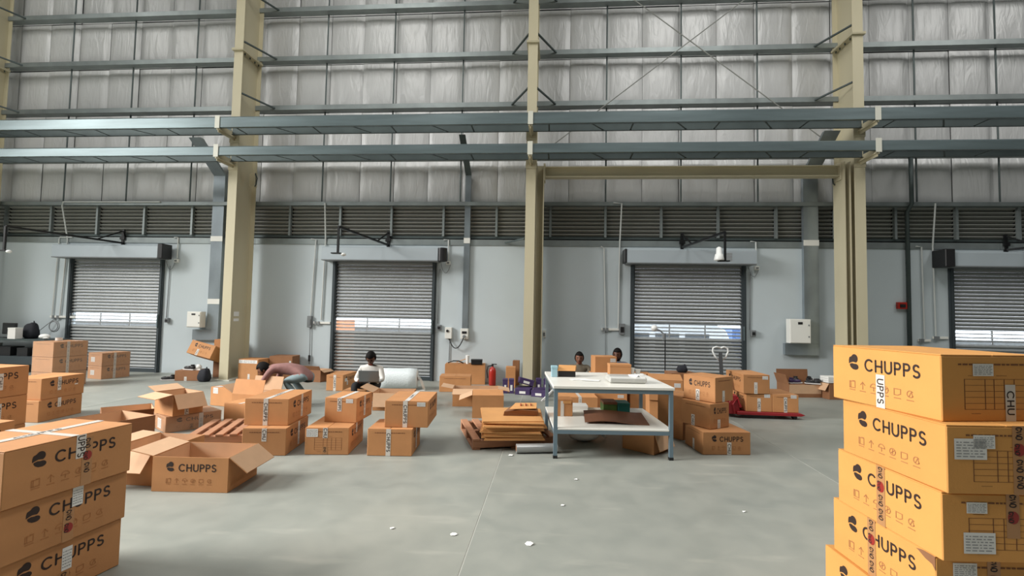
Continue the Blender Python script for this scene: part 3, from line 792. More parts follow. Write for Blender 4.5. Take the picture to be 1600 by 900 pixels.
def carton_prints(t, L, W, H, logo, prints, tape, stick, redtape, gridf, inkm='ink'):
    FR = frames(L, W, H); V = VIEW[logo]
    if prints:
        for fc in prints:
            F, fw, fh = FR[fc]
            s = 0.19 * H
            decal('logo_mark', LOGO, inkm, t, F, fw * .185, fh * .59, fw * .095, fh * .27)
            decal('lettering', LETTERING, inkm, t, F, fw * .355, fh * .60, fw * .482 / CH_W, s)
            for q in range(6): decal('handling_icon', ICONS[q], 'faint_ink', t, F, fw * .19 + q * 1.75 * fw * .60 / ICON_W, fh * .22, fw * .60 / ICON_W, fh * .125)
        for fc in 'LR':
            F, fw, fh = FR[fc]
            decal('printed_line', DASH, 'brown_ink', t, F, fw * .16, fh * .84, fw * .68, fh * 0.9)
    for fc in gridf:
        F, fw, fh = FR[V[fc]]
        decal('printed_table', GRID, 'brown_ink', t, F, fw * .22, fh * .18, fw * .62, fh * .45, off=0.0008)
    for fc, u, v0, v1, txt in tape:
        F, fw, fh = FR[V[fc]]; tw = 0.05
        if fc == 't' and logo != 'F':       # across the top, running away from the viewer
            tp = decal('packing_tape', QUAD, 'tape_white', t, F, 0.0, fh * u - tw / 2, fw, tw, off=0.0016)
            if txt: decal('lettering', LETTERING, 'ink', t, F, fw * .3, fh * u - .011, .22 / CH_W, .022, off=0.0024)
            continue
        ln = fh * (v1 - v0)
        tp = decal('packing_tape', QUAD, 'tape_white', t, F, fw * u - tw / 2, fh * v0, tw, ln, off=0.0016)
        if txt and fc != 't':
            me, w_ = {1: (LETTERING, CH_W), 2: (LETTER_CHU, CH3_W), 3: (LETTER_PPS, PPS_W)}[txt]
            k = min(ln * .86, 0.034 * w_)
            decal('lettering', me, 'ink', t, F, fw * u - .016, fh * v0 + (ln + k) / 2, k / w_, .032, off=0.0024, rot=-PI / 2)
        elif txt == 0 and fc != 't':
            for q in range(int(ln / .07)): decal('tape_scribble', SCRIB, 'label_grey', t, F, fw * u - .018, fh * v0 + q * .07 + .01, .036, .05, off=0.0024)
    for fc, u, v, w_, h_ in stick:
        F, fw, fh = FR[V[fc]]
        st = decal('label_sticker', QUAD, 'label_white', t, F, fw * u, fh * v, w_, h_, off=0.0020)
        if w_ > .03: decal('label_print', LPRINT, 'label_grey', t, F, fw * u, fh * v, w_, h_, off=0.0027)
    for fc, u, v0, v1 in redtape:
        F, fw, fh = FR[V[fc]]; tw = 0.055; ln = fh * (v1 - v0)
        decal('fragile_tape', QUAD, 'tape_clear', t, F, fw * u - tw / 2, fh * v0, tw, ln, off=0.0014)
        z = fh * v1; k = 0
        while z - .062 > fh * v0:
            if k % 3 == 1:
                decal('tape_emblem', DISC, 'red_print', t, F, fw * u - .022, z - .058, .046, .052, off=0.0022)
                decal('tape_scribble', SCRIB, 'ink', t, F, fw * u - .026, z - .056, .034, .05, off=0.0028)
            else: decal('tape_scribble', SCRIB, 'ink', t, F, fw * u - .022, z - .06, .044, .056, off=0.0024)
            z -= .066; k += 1

def carton(label, ax, ay, ang, wid, dep, h, z=0.0, logo='R', m='kraft', prints='F', tape=(), stick=(), redtape=(), gridf='', wrap=False, tilt=None, group=None, flap_lift=0.0, name='carton'):
    c, th, L, W = place(ax, ay, ang, wid, dep, logo)
    t = thing(name, label, 'carton', (c.x, c.y, z), th, group)
    if tilt: t.rotation_euler = (R(tilt[0]), R(tilt[1]), R(th))
    body = cached(('b', round(L, 3), round(W, 3), round(h, 3)), lambda: MB().box(-L / 2, L / 2, -W / 2, W / 2, 0, h - 0.006).mesh('body', bevel=0.004))
    link('body', body, m, t)
    for s in (-1, 1):           # the two closing flaps that meet along the top
        fm = cached(('f', s, round(L, 3), round(W, 3)), lambda: MB().box(-L / 2 + .001, L / 2 - .001, -W / 2 + .001, -0.002, 0, 0.005).mesh('top_flap', bevel=0.0015) if s < 0 else MB().box(-L / 2 + .001, L / 2 - .001, 0.002, W / 2 - .001, 0, 0.005).mesh('top_flap', bevel=0.0015))
        o = link('top_flap', fm, m, t, (0, 0, h - 0.0055))
        if flap_lift:           # hinge on the outer edge
            o.matrix_local = Matrix.Translation((0, s * W / 2, h - 0.0055)) @ Matrix.Rotation(-s * R(flap_lift), 4, 'X') @ Matrix.Translation((0, -s * W / 2, 0))
    carton_prints(t, L, W, h, logo, prints, tape, stick, redtape, gridf)
    if wrap:
        MB().box(-L / 2 - .004, L / 2 + .004, -W / 2 - .004, W / 2 + .004, 0.001, h + .002).build('stretch_wrap', 'stretch_film', t)
    return t

def open_carton(label, ax, ay, ang, wid, dep, h, z=0.0, logo='F', m='kraft', prints='F', flaps=None, tape=(), stick=(), group=None, flen=None, tilt=None):
    """flaps: local side -> degrees from upright, positive outward"""
    c, th, L, W = place(ax, ay, ang, wid, dep, logo)
    t = thing('open_carton', label, 'carton', (c.x, c.y, z), th, group)
    if tilt: t.rotation_euler = (R(tilt[0]), R(tilt[1]), R(th))
    w_ = 0.006
    b = MB().box(-L / 2, L / 2, -W / 2, W / 2, 0, w_)
    b.box(-L / 2, L / 2, -W / 2, -W / 2 + w_, w_, h).box(-L / 2, L / 2, W / 2 - w_, W / 2, w_, h)
    b.box(-L / 2, -L / 2 + w_, -W / 2 + w_, W / 2 - w_, w_, h).box(L / 2 - w_, L / 2, -W / 2 + w_, W / 2 - w_, w_, h)
    b.build('body', m, t)
    lin_ = MB().box(-L / 2 + w_ + .001, L / 2 - w_ - .001, -W / 2 + w_ + .001, W / 2 - w_ - .001, w_ + .001, w_ + .003)
    e = .001
    lin_.box(-L / 2 + w_ + e, -L / 2 + w_ + 2 * e, -W / 2 + w_, W / 2 - w_, w_ + .003, h - .002).box(L / 2 - w_ - 2 * e, L / 2 - w_ - e, -W / 2 + w_, W / 2 - w_, w_ + .003, h - .002)
    lin_.box(-L / 2 + w_ + .003, L / 2 - w_ - .003, W / 2 - w_ - 2 * e, W / 2 - w_ - e, w_ + .003, h - .002).box(-L / 2 + w_ + .003, L / 2 - w_ - .003, -W / 2 + w_ + e, -W / 2 + w_ + 2 * e, w_ + .003, h - .002)
    lin_.build('inner_liner', 'kraft_inner', t)
    V = VIEW[logo]; FR = frames(L, W, h)
    for side, deg in (flaps or {}).items():
        F, fw, fh = FR[V[side]]
        fl_ = flen or min(L, W) / 2 - 0.01
        o = MB().box(0.004, fw - 0.004, 0, fl_, -0.005, 0).build('flap', m, t)
        # frame at the top edge: u along edge, v up, n out; the flap turns outward about u
        o.matrix_local = F @ Matrix.Translation((0, fh, 0)) @ Matrix.Rotation(R(deg), 4, 'X')
        i_ = MB().box(0.006, fw - 0.006, 0.002, fl_ - 0.002, -0.0062, -0.0052).build('flap_liner', 'kraft_inner', o)
    carton_prints(t, L, W, h, logo, prints, tape, stick, (), '')
    return t
# ------------------------------------------------------------------ cartons
T1 = ('f', .5, 0, 1, 0)
KH = 0.28
# near stack with golden faces
G = 'near stack of golden cartons'
carton('topmost golden carton of the near tall stack, white tape over its icons', 1.66, 2.26, 11, .50, .61, .285, 1.122, 'L', 'kraft_gold', tape=[('l', .50, 0, .56, 3), ('f', .66, 0, .55, 2)], stick=[('f', .30, .68, .10, .052), ('f', .83, .56, .09, .085)], gridf='f', group=G)
carton('second golden carton from the top of the near tall stack, with two large pasted labels', 1.63, 2.20, 5, .50, .63, .28, .842, 'L', 'kraft_gold', stick=[('f', .06, .50, .135, .085), ('f', .22, .66, .09, .055)], redtape=[('f', .60, 0, 1)], gridf='f', group=G)
carton('third golden carton from the top of the near tall stack, tape across its lettering', 1.62, 2.22, 4, .50, .66, .28, .562, 'L', 'kraft_gold', stick=[('f', .20, .70, .085, .045), ('f', .17, .12, .13, .085), ('f', .82, .40, .09, .08)], redtape=[('f', .58, .35, 1), ('l', .48, 0, 1)], gridf='f', group=G)
carton('fourth golden carton from the top of the near tall stack, with torn corner', 1.62, 2.26, 4, .50, .67, .28, .282, 'L', 'kraft_gold', stick=[('f', .14, .70, .10, .06), ('f', .12, .45, .16, .06)], redtape=[('f', .48, 0, 1), ('l', .44, 0, 1)], group=G)
carton('lowest golden carton of the near tall stack, mostly cut off by the frame', 1.60, 2.30, 4, .50, .68, .28, .002, 'L', 'kraft_gold', group=G)

# near stack at the other side
G = 'near stack of three brown cartons'
carton('top carton of the near three-high stack, with a clean tape cross on its lid', -3.055, 2.24, -7, .47, .64, .28, .562, 'R', tape=[('r', .545, .55, 1, 3), ('t', .5, 0, 1, 1)], redtape=[('r', .60, 0, .92)], group=G)
MB().box(-0.02, 0.02, -0.235, 0.235, 0.2805, 0.2812).build('packing_tape', 'tape_white', bpy.data.objects['carton.005'])
carton('middle carton of the near three-high stack, label stuck over its lettering', -3.08, 2.25, -7, .47, .64, .28, .282, 'R', stick=[('r', .52, .62, .055, .10)], redtape=[('r', .50, 0, .6)], group=G)
carton('bottom carton of the near three-high stack, standing on the floor', -3.11, 2.26, -8, .47, .64, .28, .002, 'R', stick=[('r', .50, .42, .05, .12)], redtape=[('r', .52, 0, .4)], group=G)

G = 'cartons piled near the desk side'
for k, lab in enumerate(('bottom carton of the high pile cut by the frame near the desk', 'middle carton of the high pile cut by the frame near the desk', 'top carton of the high pile cut by the frame, below the desk')):
    carton(lab, -5.97, 4.18, -3, .47, .64, .30, .302 * k, 'R', tape=[('r', .60, .25, .8, 2)], group=G)
for k, lab in enumerate(('low carton between the near three-high stack and the high pile, lower one', 'low carton between the near three-high stack and the high pile, upper one')):
    carton(lab, -5.02, 3.27, -3, .46, .64, .278, .281 * k, 'R', group=G)
carton('lower of two brown cartons in front of the wrapped stack', -7.12, 5.95, 4, .47, .64, .28, .002, 'R', tape=[('r', .45, .55, 1, 0)], stick=[('f', .35, .7, .05, .04)], group=G)
carton('upper of two brown cartons in front of the wrapped stack, taped on the lid', -7.14, 6.0, 2, .47, .62, .28, .284, 'R', tape=[('r', .40, .35, 1, 3), ('r', .80, .5, .56, 0)], group=G)
for k, lab in enumerate(('bottom film-wrapped carton of the stack by the desk', 'middle film-wrapped carton of the stack by the desk', 'top film-wrapped carton of the stack by the desk, a tape roll on it')):
    carton(lab, -9.66, 8.51, -8, .50, .60, .28, .283 * k, 'R', wrap=True, tape=[('r', .42, 0, 1, 0)], group='film-wrapped cartons')
t = thing('tape_roll', 'small white tape roll lying on the film-wrapped stack', 'tape roll', (-9.40, 8.75, .856))
MB().lathe([(.045, 0), (.055, 0), (.055, .05), (.045, .05)], 16).build('tape_winding', 'tape_white', t); MB().lathe([(.036, -.001), (.043, -.001), (.043, .051), (.036, .051)], 16).build('core', 'kraft_dark', t)
for k, lab in enumerate(('lower film-wrapped carton in front of the shutter nearest the desk', 'upper film-wrapped carton in front of the shutter nearest the desk')):
    carton(lab, -9.74, 9.72, -14, .42, .56, .27, .273 * k, 'R', wrap=True, tape=[('r', .45, 0, 1, 0)], stick=[('f', .2, .3, .12, .1)], group='film-wrapped cartons')

# open cartons on the floor
open_carton('nearest open carton with dark lettering on its front and flaps folded out', -3.32, 3.95, 4, .64, .47, .285, .002, 'F', flaps=dict(r=128, l=78), flen=.20)
open_carton('open carton just behind the nearest lettered open carton', -3.87, 4.06, 0, .46, .63, .285, .002, 'R', flaps=dict(f=140, l=85), flen=.19, prints='')
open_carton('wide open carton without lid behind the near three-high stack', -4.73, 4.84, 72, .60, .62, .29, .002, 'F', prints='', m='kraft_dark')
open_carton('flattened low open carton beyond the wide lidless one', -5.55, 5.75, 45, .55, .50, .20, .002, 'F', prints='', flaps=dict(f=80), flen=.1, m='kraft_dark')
carton('crushed carton under grey film with a smaller open carton standing on it', -5.06, 6.00, -35, .47, .62, .195, .002, 'R', wrap=True, tape=[('r', .62, 0, 1, 0)], stick=[('f', .35, .15, .14, .12)], redtape=[('r', .45, 0, .4)])
open_carton('small open carton with wide flaps, standing on the crushed wrapped carton', -5.00, 5.93, -24, .42, .36, .26, .20, 'R', prints='', flaps=dict(f=100, r=148, l=75), tape=[('r', .45, 0, .4, 2)], flen=.20)

# three two-high stacks in the middle
G = 'two-high stacks in the middle'
carton('lower carton of the stack beside the wooden pallet', -3.22, 5.00, 8, .45, .66, .283, .002, 'R', tape=[('f', .5, .52, 1, 2), ('r', .55, .1, 1, 0)], group=G)
carton('upper carton of the stack beside the wooden pallet', -3.29, 5.13, 6, .47, .66, .283, .287, 'R', tape=[('f', .48, 0, 1, 1), ('t', .5, 0, 1, 1), ('r', .55, .1, 1, 0)], group=G)
carton('lower carton of the middle stack, a big white label at its corner', -2.60, 5.13, 7, .46, .60, .283, .002, 'R', tape=[('f', .46, .62, 1, 2), ('r', .5, .6, 1, 0)], stick=[('f', .03, .66, .12, .085)], redtape=[('f', .46, .02, .3)], gridf='f', group=G)
carton('upper smaller carton of the middle stack, tape hanging over its edge', -2.53, 5.42, 0, .37, .47, .27, .287, 'R', tape=[('f', .46, .45, 1, 1), ('t', .5, 0, 1, 0), ('r', .5, .15, 1, 0)], stick=[('f', .66, .80, .08, .045)], group=G)
carton('lower carton of the stack with long printed tapes, in front of the bubble roll', -1.94, 5.19, 5, .475, .49, .283, .002, 'R', tape=[('f', .47, 0, 1, 1), ('r', .5, .1, 1, 0)], group=G)
carton('upper carton of the stack with long printed tapes, in front of the bubble roll', -1.79, 5.28, 5, .47, .66, .283, .287, 'R', tape=[('f', .47, 0, 1, 1), ('t', .5, 0, 1, 1)], stick=[('f', .74, .80, .09, .045)], group=G)

# right-hand three-high stack
G = 'three-high stack beside the table'
carton('bottom carton of the three-high stack beside the table, dark lettering on its front', 1.71, 5.76, 8, .55, .49, .25, .002, 'F', tape=[('f', .55, 0, .55, 2), ('l', .5, .0, .5, 0)], group=G)
carton('turned middle carton of the three-high stack beside the table', 1.83, 5.89, 34, .33, .42, .285, .256, 'F', tape=[('l', .42, 0, .45, 2), ('f', .45, 0, .35, 0)], group=G)
carton('turned top carton of the three-high stack beside the table, bright lettered face', 1.91, 5.96, 40, .37, .43, .29, .545, 'L', tape=[('l', .46, 0, .45, 2), ('f', .45, 0, .45, 0)], group=G)
# on the pallet truck
G = 'cartons on the pallet truck'
carton('lower carton on the red pallet truck, next to its red frame', 3.00, 7.93, 0, .385, .62, .27, .105, 'L', tape=[('f', .5, 0, .75, 2)], stick=[('f', .70, .80, .085, .05)], group=G)
carton('carton overhanging the fork end of the pallet truck', 3.39, 7.93, 0, .385, .62, .27, .105, 'L', tape=[('f', .5, 0, .85, 1)], stick=[('f', .70, .80, .085, .05)], group=G)
carton('upper carton on the pallet truck, white label at its corner', 2.95, 7.90, 3, .40, .66, .29, .378, 'L', tape=[('f', .47, 0, .6, 0)], stick=[('f', .72, .76, .085, .05)], group=G)

# around and under the table
open_carton('carton with a hanging flap under the white table', 1.15, 5.66, 50, .36, .40, .235, .002, 'F', prints='', flaps=dict(f=160, l=-88, r=-88), flen=.2)
carton('tall dark-sided carton wedged between table and three-high stack', 1.40, 6.66, -49, .38, .42, .54, .002, 'F', prints='')
carton('plain carton under the one with lifted flaps behind the table corner', 1.44, 7.42, -4, .50, .46, .31, .002, 'F', prints='')
carton('carton with lifted lid flaps behind the table corner', 1.43, 7.40, -4, .48, .46, .30, .314, 'F', prints='', flap_lift=16, stick=[('f', .74, .66, .09, .06)])
carton('low carton with white tape on its bright lid behind the table legs', .12, 7.6, 5, .60, .52, .285, .002, 'F', prints='', tape=[('t', .55, 0, 1, 0), ('f', .55, .2, 1, 0)])
G = 'cartons stacked in front of the two sitting workers'
carton('bottom carton of the stack in front of the sitting workers', .72, 8.15, 5, .52, .46, .285, .002, 'F', prints='', stick=[('f', .7, .7, .1, .05)], group=G)
carton('middle carton of the stack in front of the sitting workers', .70, 8.16, 6, .52, .46, .285, .289, 'F', prints='', tape=[('f', .5, .1, .6, 0)], group=G)
carton('top carton standing between the heads of the two sitting workers', .72, 8.22, 8, .36, .32, .28, .577, 'L', prints='', stick=[('f', .70, .68, .09, .06)], group=G)
carton('bottom carton of the pair beyond the green and teal boxes', 1.30, 8.3, 4, .40, .42, .285, .002, 'F', prints='', group=G)
carton('upper carton of the pair beyond the green and teal boxes', 1.29, 8.3, 4, .40, .42, .285, .289, 'F', prints='', stick=[('f', .2, .3, .1, .06)], tape=[('f', .6, .4, 1, 2)], group=G)

# along the wall, by the beige column next to the bent man
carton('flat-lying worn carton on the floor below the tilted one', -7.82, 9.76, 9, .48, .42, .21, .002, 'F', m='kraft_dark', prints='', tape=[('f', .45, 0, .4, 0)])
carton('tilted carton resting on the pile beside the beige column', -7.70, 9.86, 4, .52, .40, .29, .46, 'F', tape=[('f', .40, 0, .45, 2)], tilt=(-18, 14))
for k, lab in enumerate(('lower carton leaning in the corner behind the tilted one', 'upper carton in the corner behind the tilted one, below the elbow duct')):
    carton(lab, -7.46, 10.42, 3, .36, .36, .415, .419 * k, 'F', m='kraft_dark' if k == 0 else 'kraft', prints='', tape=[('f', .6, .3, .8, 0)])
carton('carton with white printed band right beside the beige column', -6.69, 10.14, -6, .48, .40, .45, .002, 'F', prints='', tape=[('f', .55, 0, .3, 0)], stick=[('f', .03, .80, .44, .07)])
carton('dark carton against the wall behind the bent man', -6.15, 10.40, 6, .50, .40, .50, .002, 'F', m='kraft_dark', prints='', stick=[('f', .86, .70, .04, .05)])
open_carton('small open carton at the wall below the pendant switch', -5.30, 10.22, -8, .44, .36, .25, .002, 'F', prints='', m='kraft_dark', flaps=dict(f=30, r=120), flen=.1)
carton('tiny carton at the foot of the shutter guide', -4.78, 10.45, 0, .24, .26, .18, .002, 'F', prints='')
carton('pale-topped carton beside the seated man', -4.27, 9.17, 0, .33, .66, .30, .002, 'R', tape=[('f', .5, 0, 1, 1), ('r', .3, .3, .6, 0)], stick=[('r', .12, .55, .10, .06)])
carton('low carton on which the man with the laptop sits', -3.54, 8.20, 3, .62, .36, .17, .002, 'F', prints='')
open_carton('open carton with a pale flap hanging down in front, beyond the tape-printed stack', -2.74, 7.50, 7, .60, .45, .27, .002, 'F', prints='', flaps=dict(f=172, l=68), flen=.215)
# where the bent man works
carton('bright-topped carton the bent man reaches into', -4.37, 6.36, -10, .50, .60, .27, .002, 'R', prints='', tape=[('t', .5, 0, 1, 0)])
tg = open_carton('open carton with a raised pale flap under the bent man', -4.72, 7.04, -8, .52, .42, .27, .002, 'F', prints='', flaps=dict(b=14, f=-16, l=60), flen=.22)
carton('carton with a white sticker on its edge behind the bright-topped one', -5.36, 7.46, -14, .47, .50, .29, .002, 'F', prints='', stick=[('t', .12, .02, .12, .10), ('f', .12, .66, .1, .09)])

# beyond the flattened cardboard
open_carton('long brown open carton by the wall with odds and ends on top', -2.26, 10.46, 7, .86, .34, .42, .002, 'F', prints='', m='kraft')
carton('carton with a logo on its end, in front of the long brown one', -2.14, 9.44, 7, .60, .42, .30, .002, 'R', prints='F')
open_carton('open carton with two bright flaps, nearer than the logo-ended one', -1.60, 8.05, 7, .74, .42, .28, .002, 'F', prints='', flaps=dict(f=108, l=80, r=100), flen=.2)
open_carton('open carton with one flap folded out, behind the flattened cardboard pile', -1.14, 7.22, 9, .46, .44, .33, .002, 'F', prints='', flaps=dict(f=-75, l=112), flen=.21)
carton('narrow brown carton leaning by the column near the purple boxes', -.93, 10.22, 4, .20, .28, .42, .002, 'F', prints='', m='kraft')
carton('narrow upright carton tucked behind the column near the purple boxes', -.82, 10.60, 0, .14, .2, .52, .002, 'F', prints='', m='kraft_dark')
# wall side behind the golden stack
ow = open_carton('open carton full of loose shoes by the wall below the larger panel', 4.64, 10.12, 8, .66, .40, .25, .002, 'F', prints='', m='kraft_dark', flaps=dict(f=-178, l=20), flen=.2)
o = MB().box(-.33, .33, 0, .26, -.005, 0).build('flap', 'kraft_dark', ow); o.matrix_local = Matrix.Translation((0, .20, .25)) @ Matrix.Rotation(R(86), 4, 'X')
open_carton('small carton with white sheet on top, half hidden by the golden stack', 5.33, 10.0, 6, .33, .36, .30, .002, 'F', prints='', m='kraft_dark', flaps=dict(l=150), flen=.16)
t = thing('paper_bundle', 'white paper bundle on the small carton beside the golden stack', 'paper', (5.47, 10.2, .31), 8)
for k in range(3): MB().box(-.14, .14, -.12, .12, .04 * k, .04 * k + .036).build('packet', 'paper', t)

# torn liner at the near corner of the fourth golden carton
_c4 = next(o for o in bpy.data.objects if o.get('label', '').startswith('fourth golden'))
_F, _fw, _fh = frames(.67, .50, .28)['F']
_tm = bpy.data.meshes.new('torn_edge'); _tp = [(0, 0), (-.015, .02), (-.05, .028), (-.085, .045), (-.10, .05), (-.06, .058), (-.03, .058), (0, .058)]
_tm.from_pydata([(x, y, 0) for x, y in _tp], [], [tuple(reversed(range(8)))])
decal('torn_edge', _tm, 'kraft_dark', _c4, _F, _fw - .001, _fh - .06, 1, 1)
# paper notices on the column web
for z_, h_, lab in ((1.36, .10, 'upper white notice taped to the beige column by the tilted cartons'), (1.25, .06, 'lower white notice taped to the beige column by the tilted cartons')):
    tag(MB().box(-6.914, -6.912, 10.24, 10.42, z_, z_ + h_).build('paper_notice', 'paper'), lab, 'notice')
# ------------------------------------------------------------------ pallets and flattened cardboard
def pallet(label, x, y, rz, w=1.0, d=1.1, n=7):
    t = thing('wooden_pallet', label, 'pallet', (x, y, 0), rz)
    bw = 0.085
    pm = MB().box(-bw / 2, bw / 2, -d / 2, d / 2, 0.10, 0.122).mesh('top_board', bevel=0.003)
    for k in range(n): link('top_board', pm, 'wood', t, (-w / 2 + bw / 2 + (w - bw) * k / (n - 1), 0, 0))
    sm = MB().box(-w / 2, w / 2, -0.045, 0.045, 0.018, 0.099).mesh('bearer', bevel=0.003)
    for y_ in (-d / 2 + .05, 0, d / 2 - .05): link('bearer', sm, 'wood', t, (0, y_, 0))
    lm = MB().box(-bw / 2, bw / 2, -d / 2, d / 2, 0.0, 0.017).mesh('bottom_board')
    for x_ in (-w / 2 + bw / 2, 0, w / 2 - bw / 2): link('bottom_board', lm, 'wood', t, (x_, 0, 0))
    return t
pallet('wooden pallet on the floor behind the nearest open carton', -3.84, 5.74, 18, 0.66, 0.84, 5)
pallet('wooden pallet under the pile of flattened cardboard', -.56, 6.22, 108 - 90, 0.98, 1.05)
G = 'flattened cardboard pile'
POS = ['lowest', 'second lowest', 'third from the bottom', 'fourth from the bottom', 'fifth from the bottom', 'sixth from the bottom', 'seventh from the bottom', 'eighth from the bottom', 'third from the top', 'second from the top', 'topmost']
rnd = random.Random(11)
z = 0.124
for k, p in enumerate(POS):
    th = 0.021 if k < 9 else 0.012
    t = thing('flattened_carton', f'{p} flattened carton of the cardboard pile on the pallet', 'cardboard', (-.46 + rnd.uniform(-.02, .02), 5.98 + rnd.uniform(-.03, .03), z), 7 + rnd.uniform(-3, 3), G)
    w_ = 0.68 + rnd.uniform(-.02, .03); d_ = 0.84 + rnd.uniform(-.04, .04)
    MB().box(-w_ / 2, w_ / 2, -d_ / 2, d_ / 2, 0, th * .45).build('lower_sheet', 'card_flat', t)
    MB().box(-w_ / 2 + .008, w_ / 2 - .006, -d_ / 2 + rnd.uniform(0, .012), d_ / 2 - .01, th * .5, th * .95).build('upper_sheet', 'card_flat', t)
    z += th
t = thing('torn_carton', 'torn crumpled carton piece lying on the cardboard pile', 'cardboard', (-.36, 5.98, z + .001), 4)
MB().add([(-.2, -.12, 0), (.2, -.10, 0), (.22, .06, .0), (-.17, .08, 0), (-.19, -.13, .05), (.21, -.12, .06), (.2, .08, .075), (-.12, .1, .07), (0.02, -.14, .075), (.04, .1, .09)],
         [(0, 1, 2, 3), (0, 4, 8, 5, 1), (1, 5, 6, 2), (2, 6, 9, 7, 3), (3, 7, 4, 0), (4, 7, 9, 8), (8, 9, 6, 5)]).build('crumpled_body', 'kraft_dark', t)
MB().add([(-.13, -.15, .079), (.19, -.10, .085), (.2, .12, .11), (-.06, .14, .10), (-.13, -.15, .084), (.19, -.10, .09), (.2, .12, .115), (-.06, .14, .105)],
         [(3, 2, 1, 0), (4, 5, 6, 7), (0, 1, 5, 4), (1, 2, 6, 5), (2, 3, 7, 6), (3, 0, 4, 7)]).build('torn_flap', 'card_flat', t)
for x in (.0, .06, .12): MB().box(x, x + .012, -.03, .06, .1 + x * .06, .116).build('printed_mark', 'red_print', t)
t = thing('silver_roll', 'silver grey roll lying on the floor by the table leg', 'roll', (-.37, 5.52, 0.052), 12)
MB().lathe([(.034, 0), (.05, 0), (.05, .46), (.034, .46)], 18, Matrix.Rotation(PI / 2, 4, 'Y')).build('winding', 'roll_silver', t, smooth=False)
MB().lathe([(.026, -.002), (.033, -.002), (.033, .462), (.026, .462)], 14, Matrix.Rotation(PI / 2, 4, 'Y')).build('core', 'kraft_dark', t)

# ------------------------------------------------------------------ packing table
t = thing('packing_table', 'white packing table with grey-blue steel frame and lower shelf', 'table', (.625, 6.06, 0), 5)
tw, td = 1.29, 1.26
leg = MB().box(-.02, .02, -.02, .02, .025, .742).mesh('leg')
for sx in (-1, 1):
    for sy in (-1, 1):
        l = link('leg', leg, 'table_steel', t, (sx * (tw / 2 - .022), sy * (td / 2 - .022), 0))
        MB().box(-.023, .023, -.023, .023, 0, .03).build('foot_cap', 'black_plastic', l)
fr = MB()
for zz in (.70, .262):
    for sy in (-1, 1): fr.box(-tw / 2 + .043, tw / 2 - .043, sy * (td / 2 - .022) - .02, sy * (td / 2 - .022) + .02, zz, zz + .04)
    for sx in (-1, 1): fr.box(sx * (tw / 2 - .022) - .02, sx * (tw / 2 - .022) + .02, -td / 2 + .043, td / 2 - .043, zz, zz + .04)
fr.build('frame', 'table_steel', t)
MB().box(-tw / 2 - .01, tw / 2 + .01, -td / 2 - .01, td / 2 + .01, .743, .775).build('table_top', 'laminate', t, bevel=.004)
MB().box(-tw / 2 + .002, tw / 2 - .002, -td / 2 + .045, td / 2 - .045, .303, .322).build('lower_shelf', 'laminate', t, bevel=.003)
MB().box(-tw / 2 + .045, tw / 2 - .045, -td / 2 + .001, -td / 2 + .044, .303, .322).build('shelf_edge', 'laminate', t, bevel=.003)
def on_table(u, v): return (.625 + u * math.cos(R(5)) - v * math.sin(R(5)), 6.06 + u * math.sin(R(5)) + v * math.cos(R(5)))
def small_box(name, label, x, y, z, rz, w, d, h, m, lid=None, cat='box', group=None, lidh=.03):
    o = thing(name, label, cat, (x, y, z), rz, group)
    MB().box(-w / 2, w / 2, -d / 2, d / 2, 0, h - (lidh if lid else 0)).build('base', m, o, bevel=.002)
    if lid: MB().box(-w / 2 - .003, w / 2 + .003, -d / 2 - .003, d / 2 + .003, h - lidh, h).build('lid', lid, o, bevel=.002)
    return o
small_box('pale_blue_box', 'small upright pale blue box at the far corner of the white table', .04, 6.14, .777, 5, .07, .10, .13, 'blue_card', 'blue_card')
o = small_box('dark_box', 'dark box with a bent orange lid on the white table', .19, 6.22, .777, 4, .21, .18, .07, 'black_plastic')
MB().add([(-.12, -.12, .075), (.10, -.11, .072), (.12, .02, .125), (-.09, .02, .13), (-.12, -.12, .08), (.10, -.11, .077), (.12, .02, .13), (-.09, .02, .135)], [(3, 2, 1, 0), (4, 5, 6, 7), (0, 1, 5, 4), (1, 2, 6, 5), (2, 3, 7, 6), (3, 0, 4, 7)]).build('bent_lid', 'card_flat', o)
MB().box(.05, .13, .03, .09, .071, .12).build('side_tab', 'card_flat', o)
small_box('small_carton', 'small orange carton near the far edge of the white table', .88, 6.52, .777, 5, .27, .16, .14, 'kraft', 'kraft')
t = thing('wrapped_parcel', 'flat grey parcel in clear plastic on the white table', 'parcel', (.86, 5.82, .777), 4)
MB().box(-.20, .20, -.12, .12, 0, .06).build('contents', 'label_grey', t, bevel=.01)
v = []
b = MB().box(-.215, .215, -.135, .135, -0.0, .075); b.build('plastic_bag', 'clear_bag', t, bevel=.02)
MB().add([(.06, -.136, .03), (.12, -.10, .09), (.17, -.13, .05), (.20, -.05, .1), (.1, .05, .085), (.02, -.02, .09)], [(0, 1, 5), (1, 2, 3), (1, 3, 4), (1, 4, 5)]).build('crumpled_end', 'paper', t)
t = thing('paper_cups', 'white crumpled cups standing at the far edge of the white table', 'cup', (1.08, 6.58, .777))
MB().lathe([(.028, 0), (.038, .085), (.034, .085), (.026, .006)], 14, Matrix.Translation((-.03, 0, 0))).build('cup', 'paper', t); MB().lathe([(.026, 0), (.036, .07), (.032, .07), (.024, .006)], 14, Matrix.Translation((.05, .01, 0))).build('cup', 'paper', t)
for k, (x, y, rz, lab) in enumerate(((.34, 5.93, 18, 'white paper sheet lying on the white table'), (.46, 5.86, -12, 'second white paper sheet slipped partly over the first on the white table'))):
    tag(MB().box(-.105, .105, -.06, .06, 0, .002).build('paper_sheet', 'paper', loc=(x, y, .777 + .003 * k)), lab, 'paper').rotation_euler = (0, 0, R(rz))
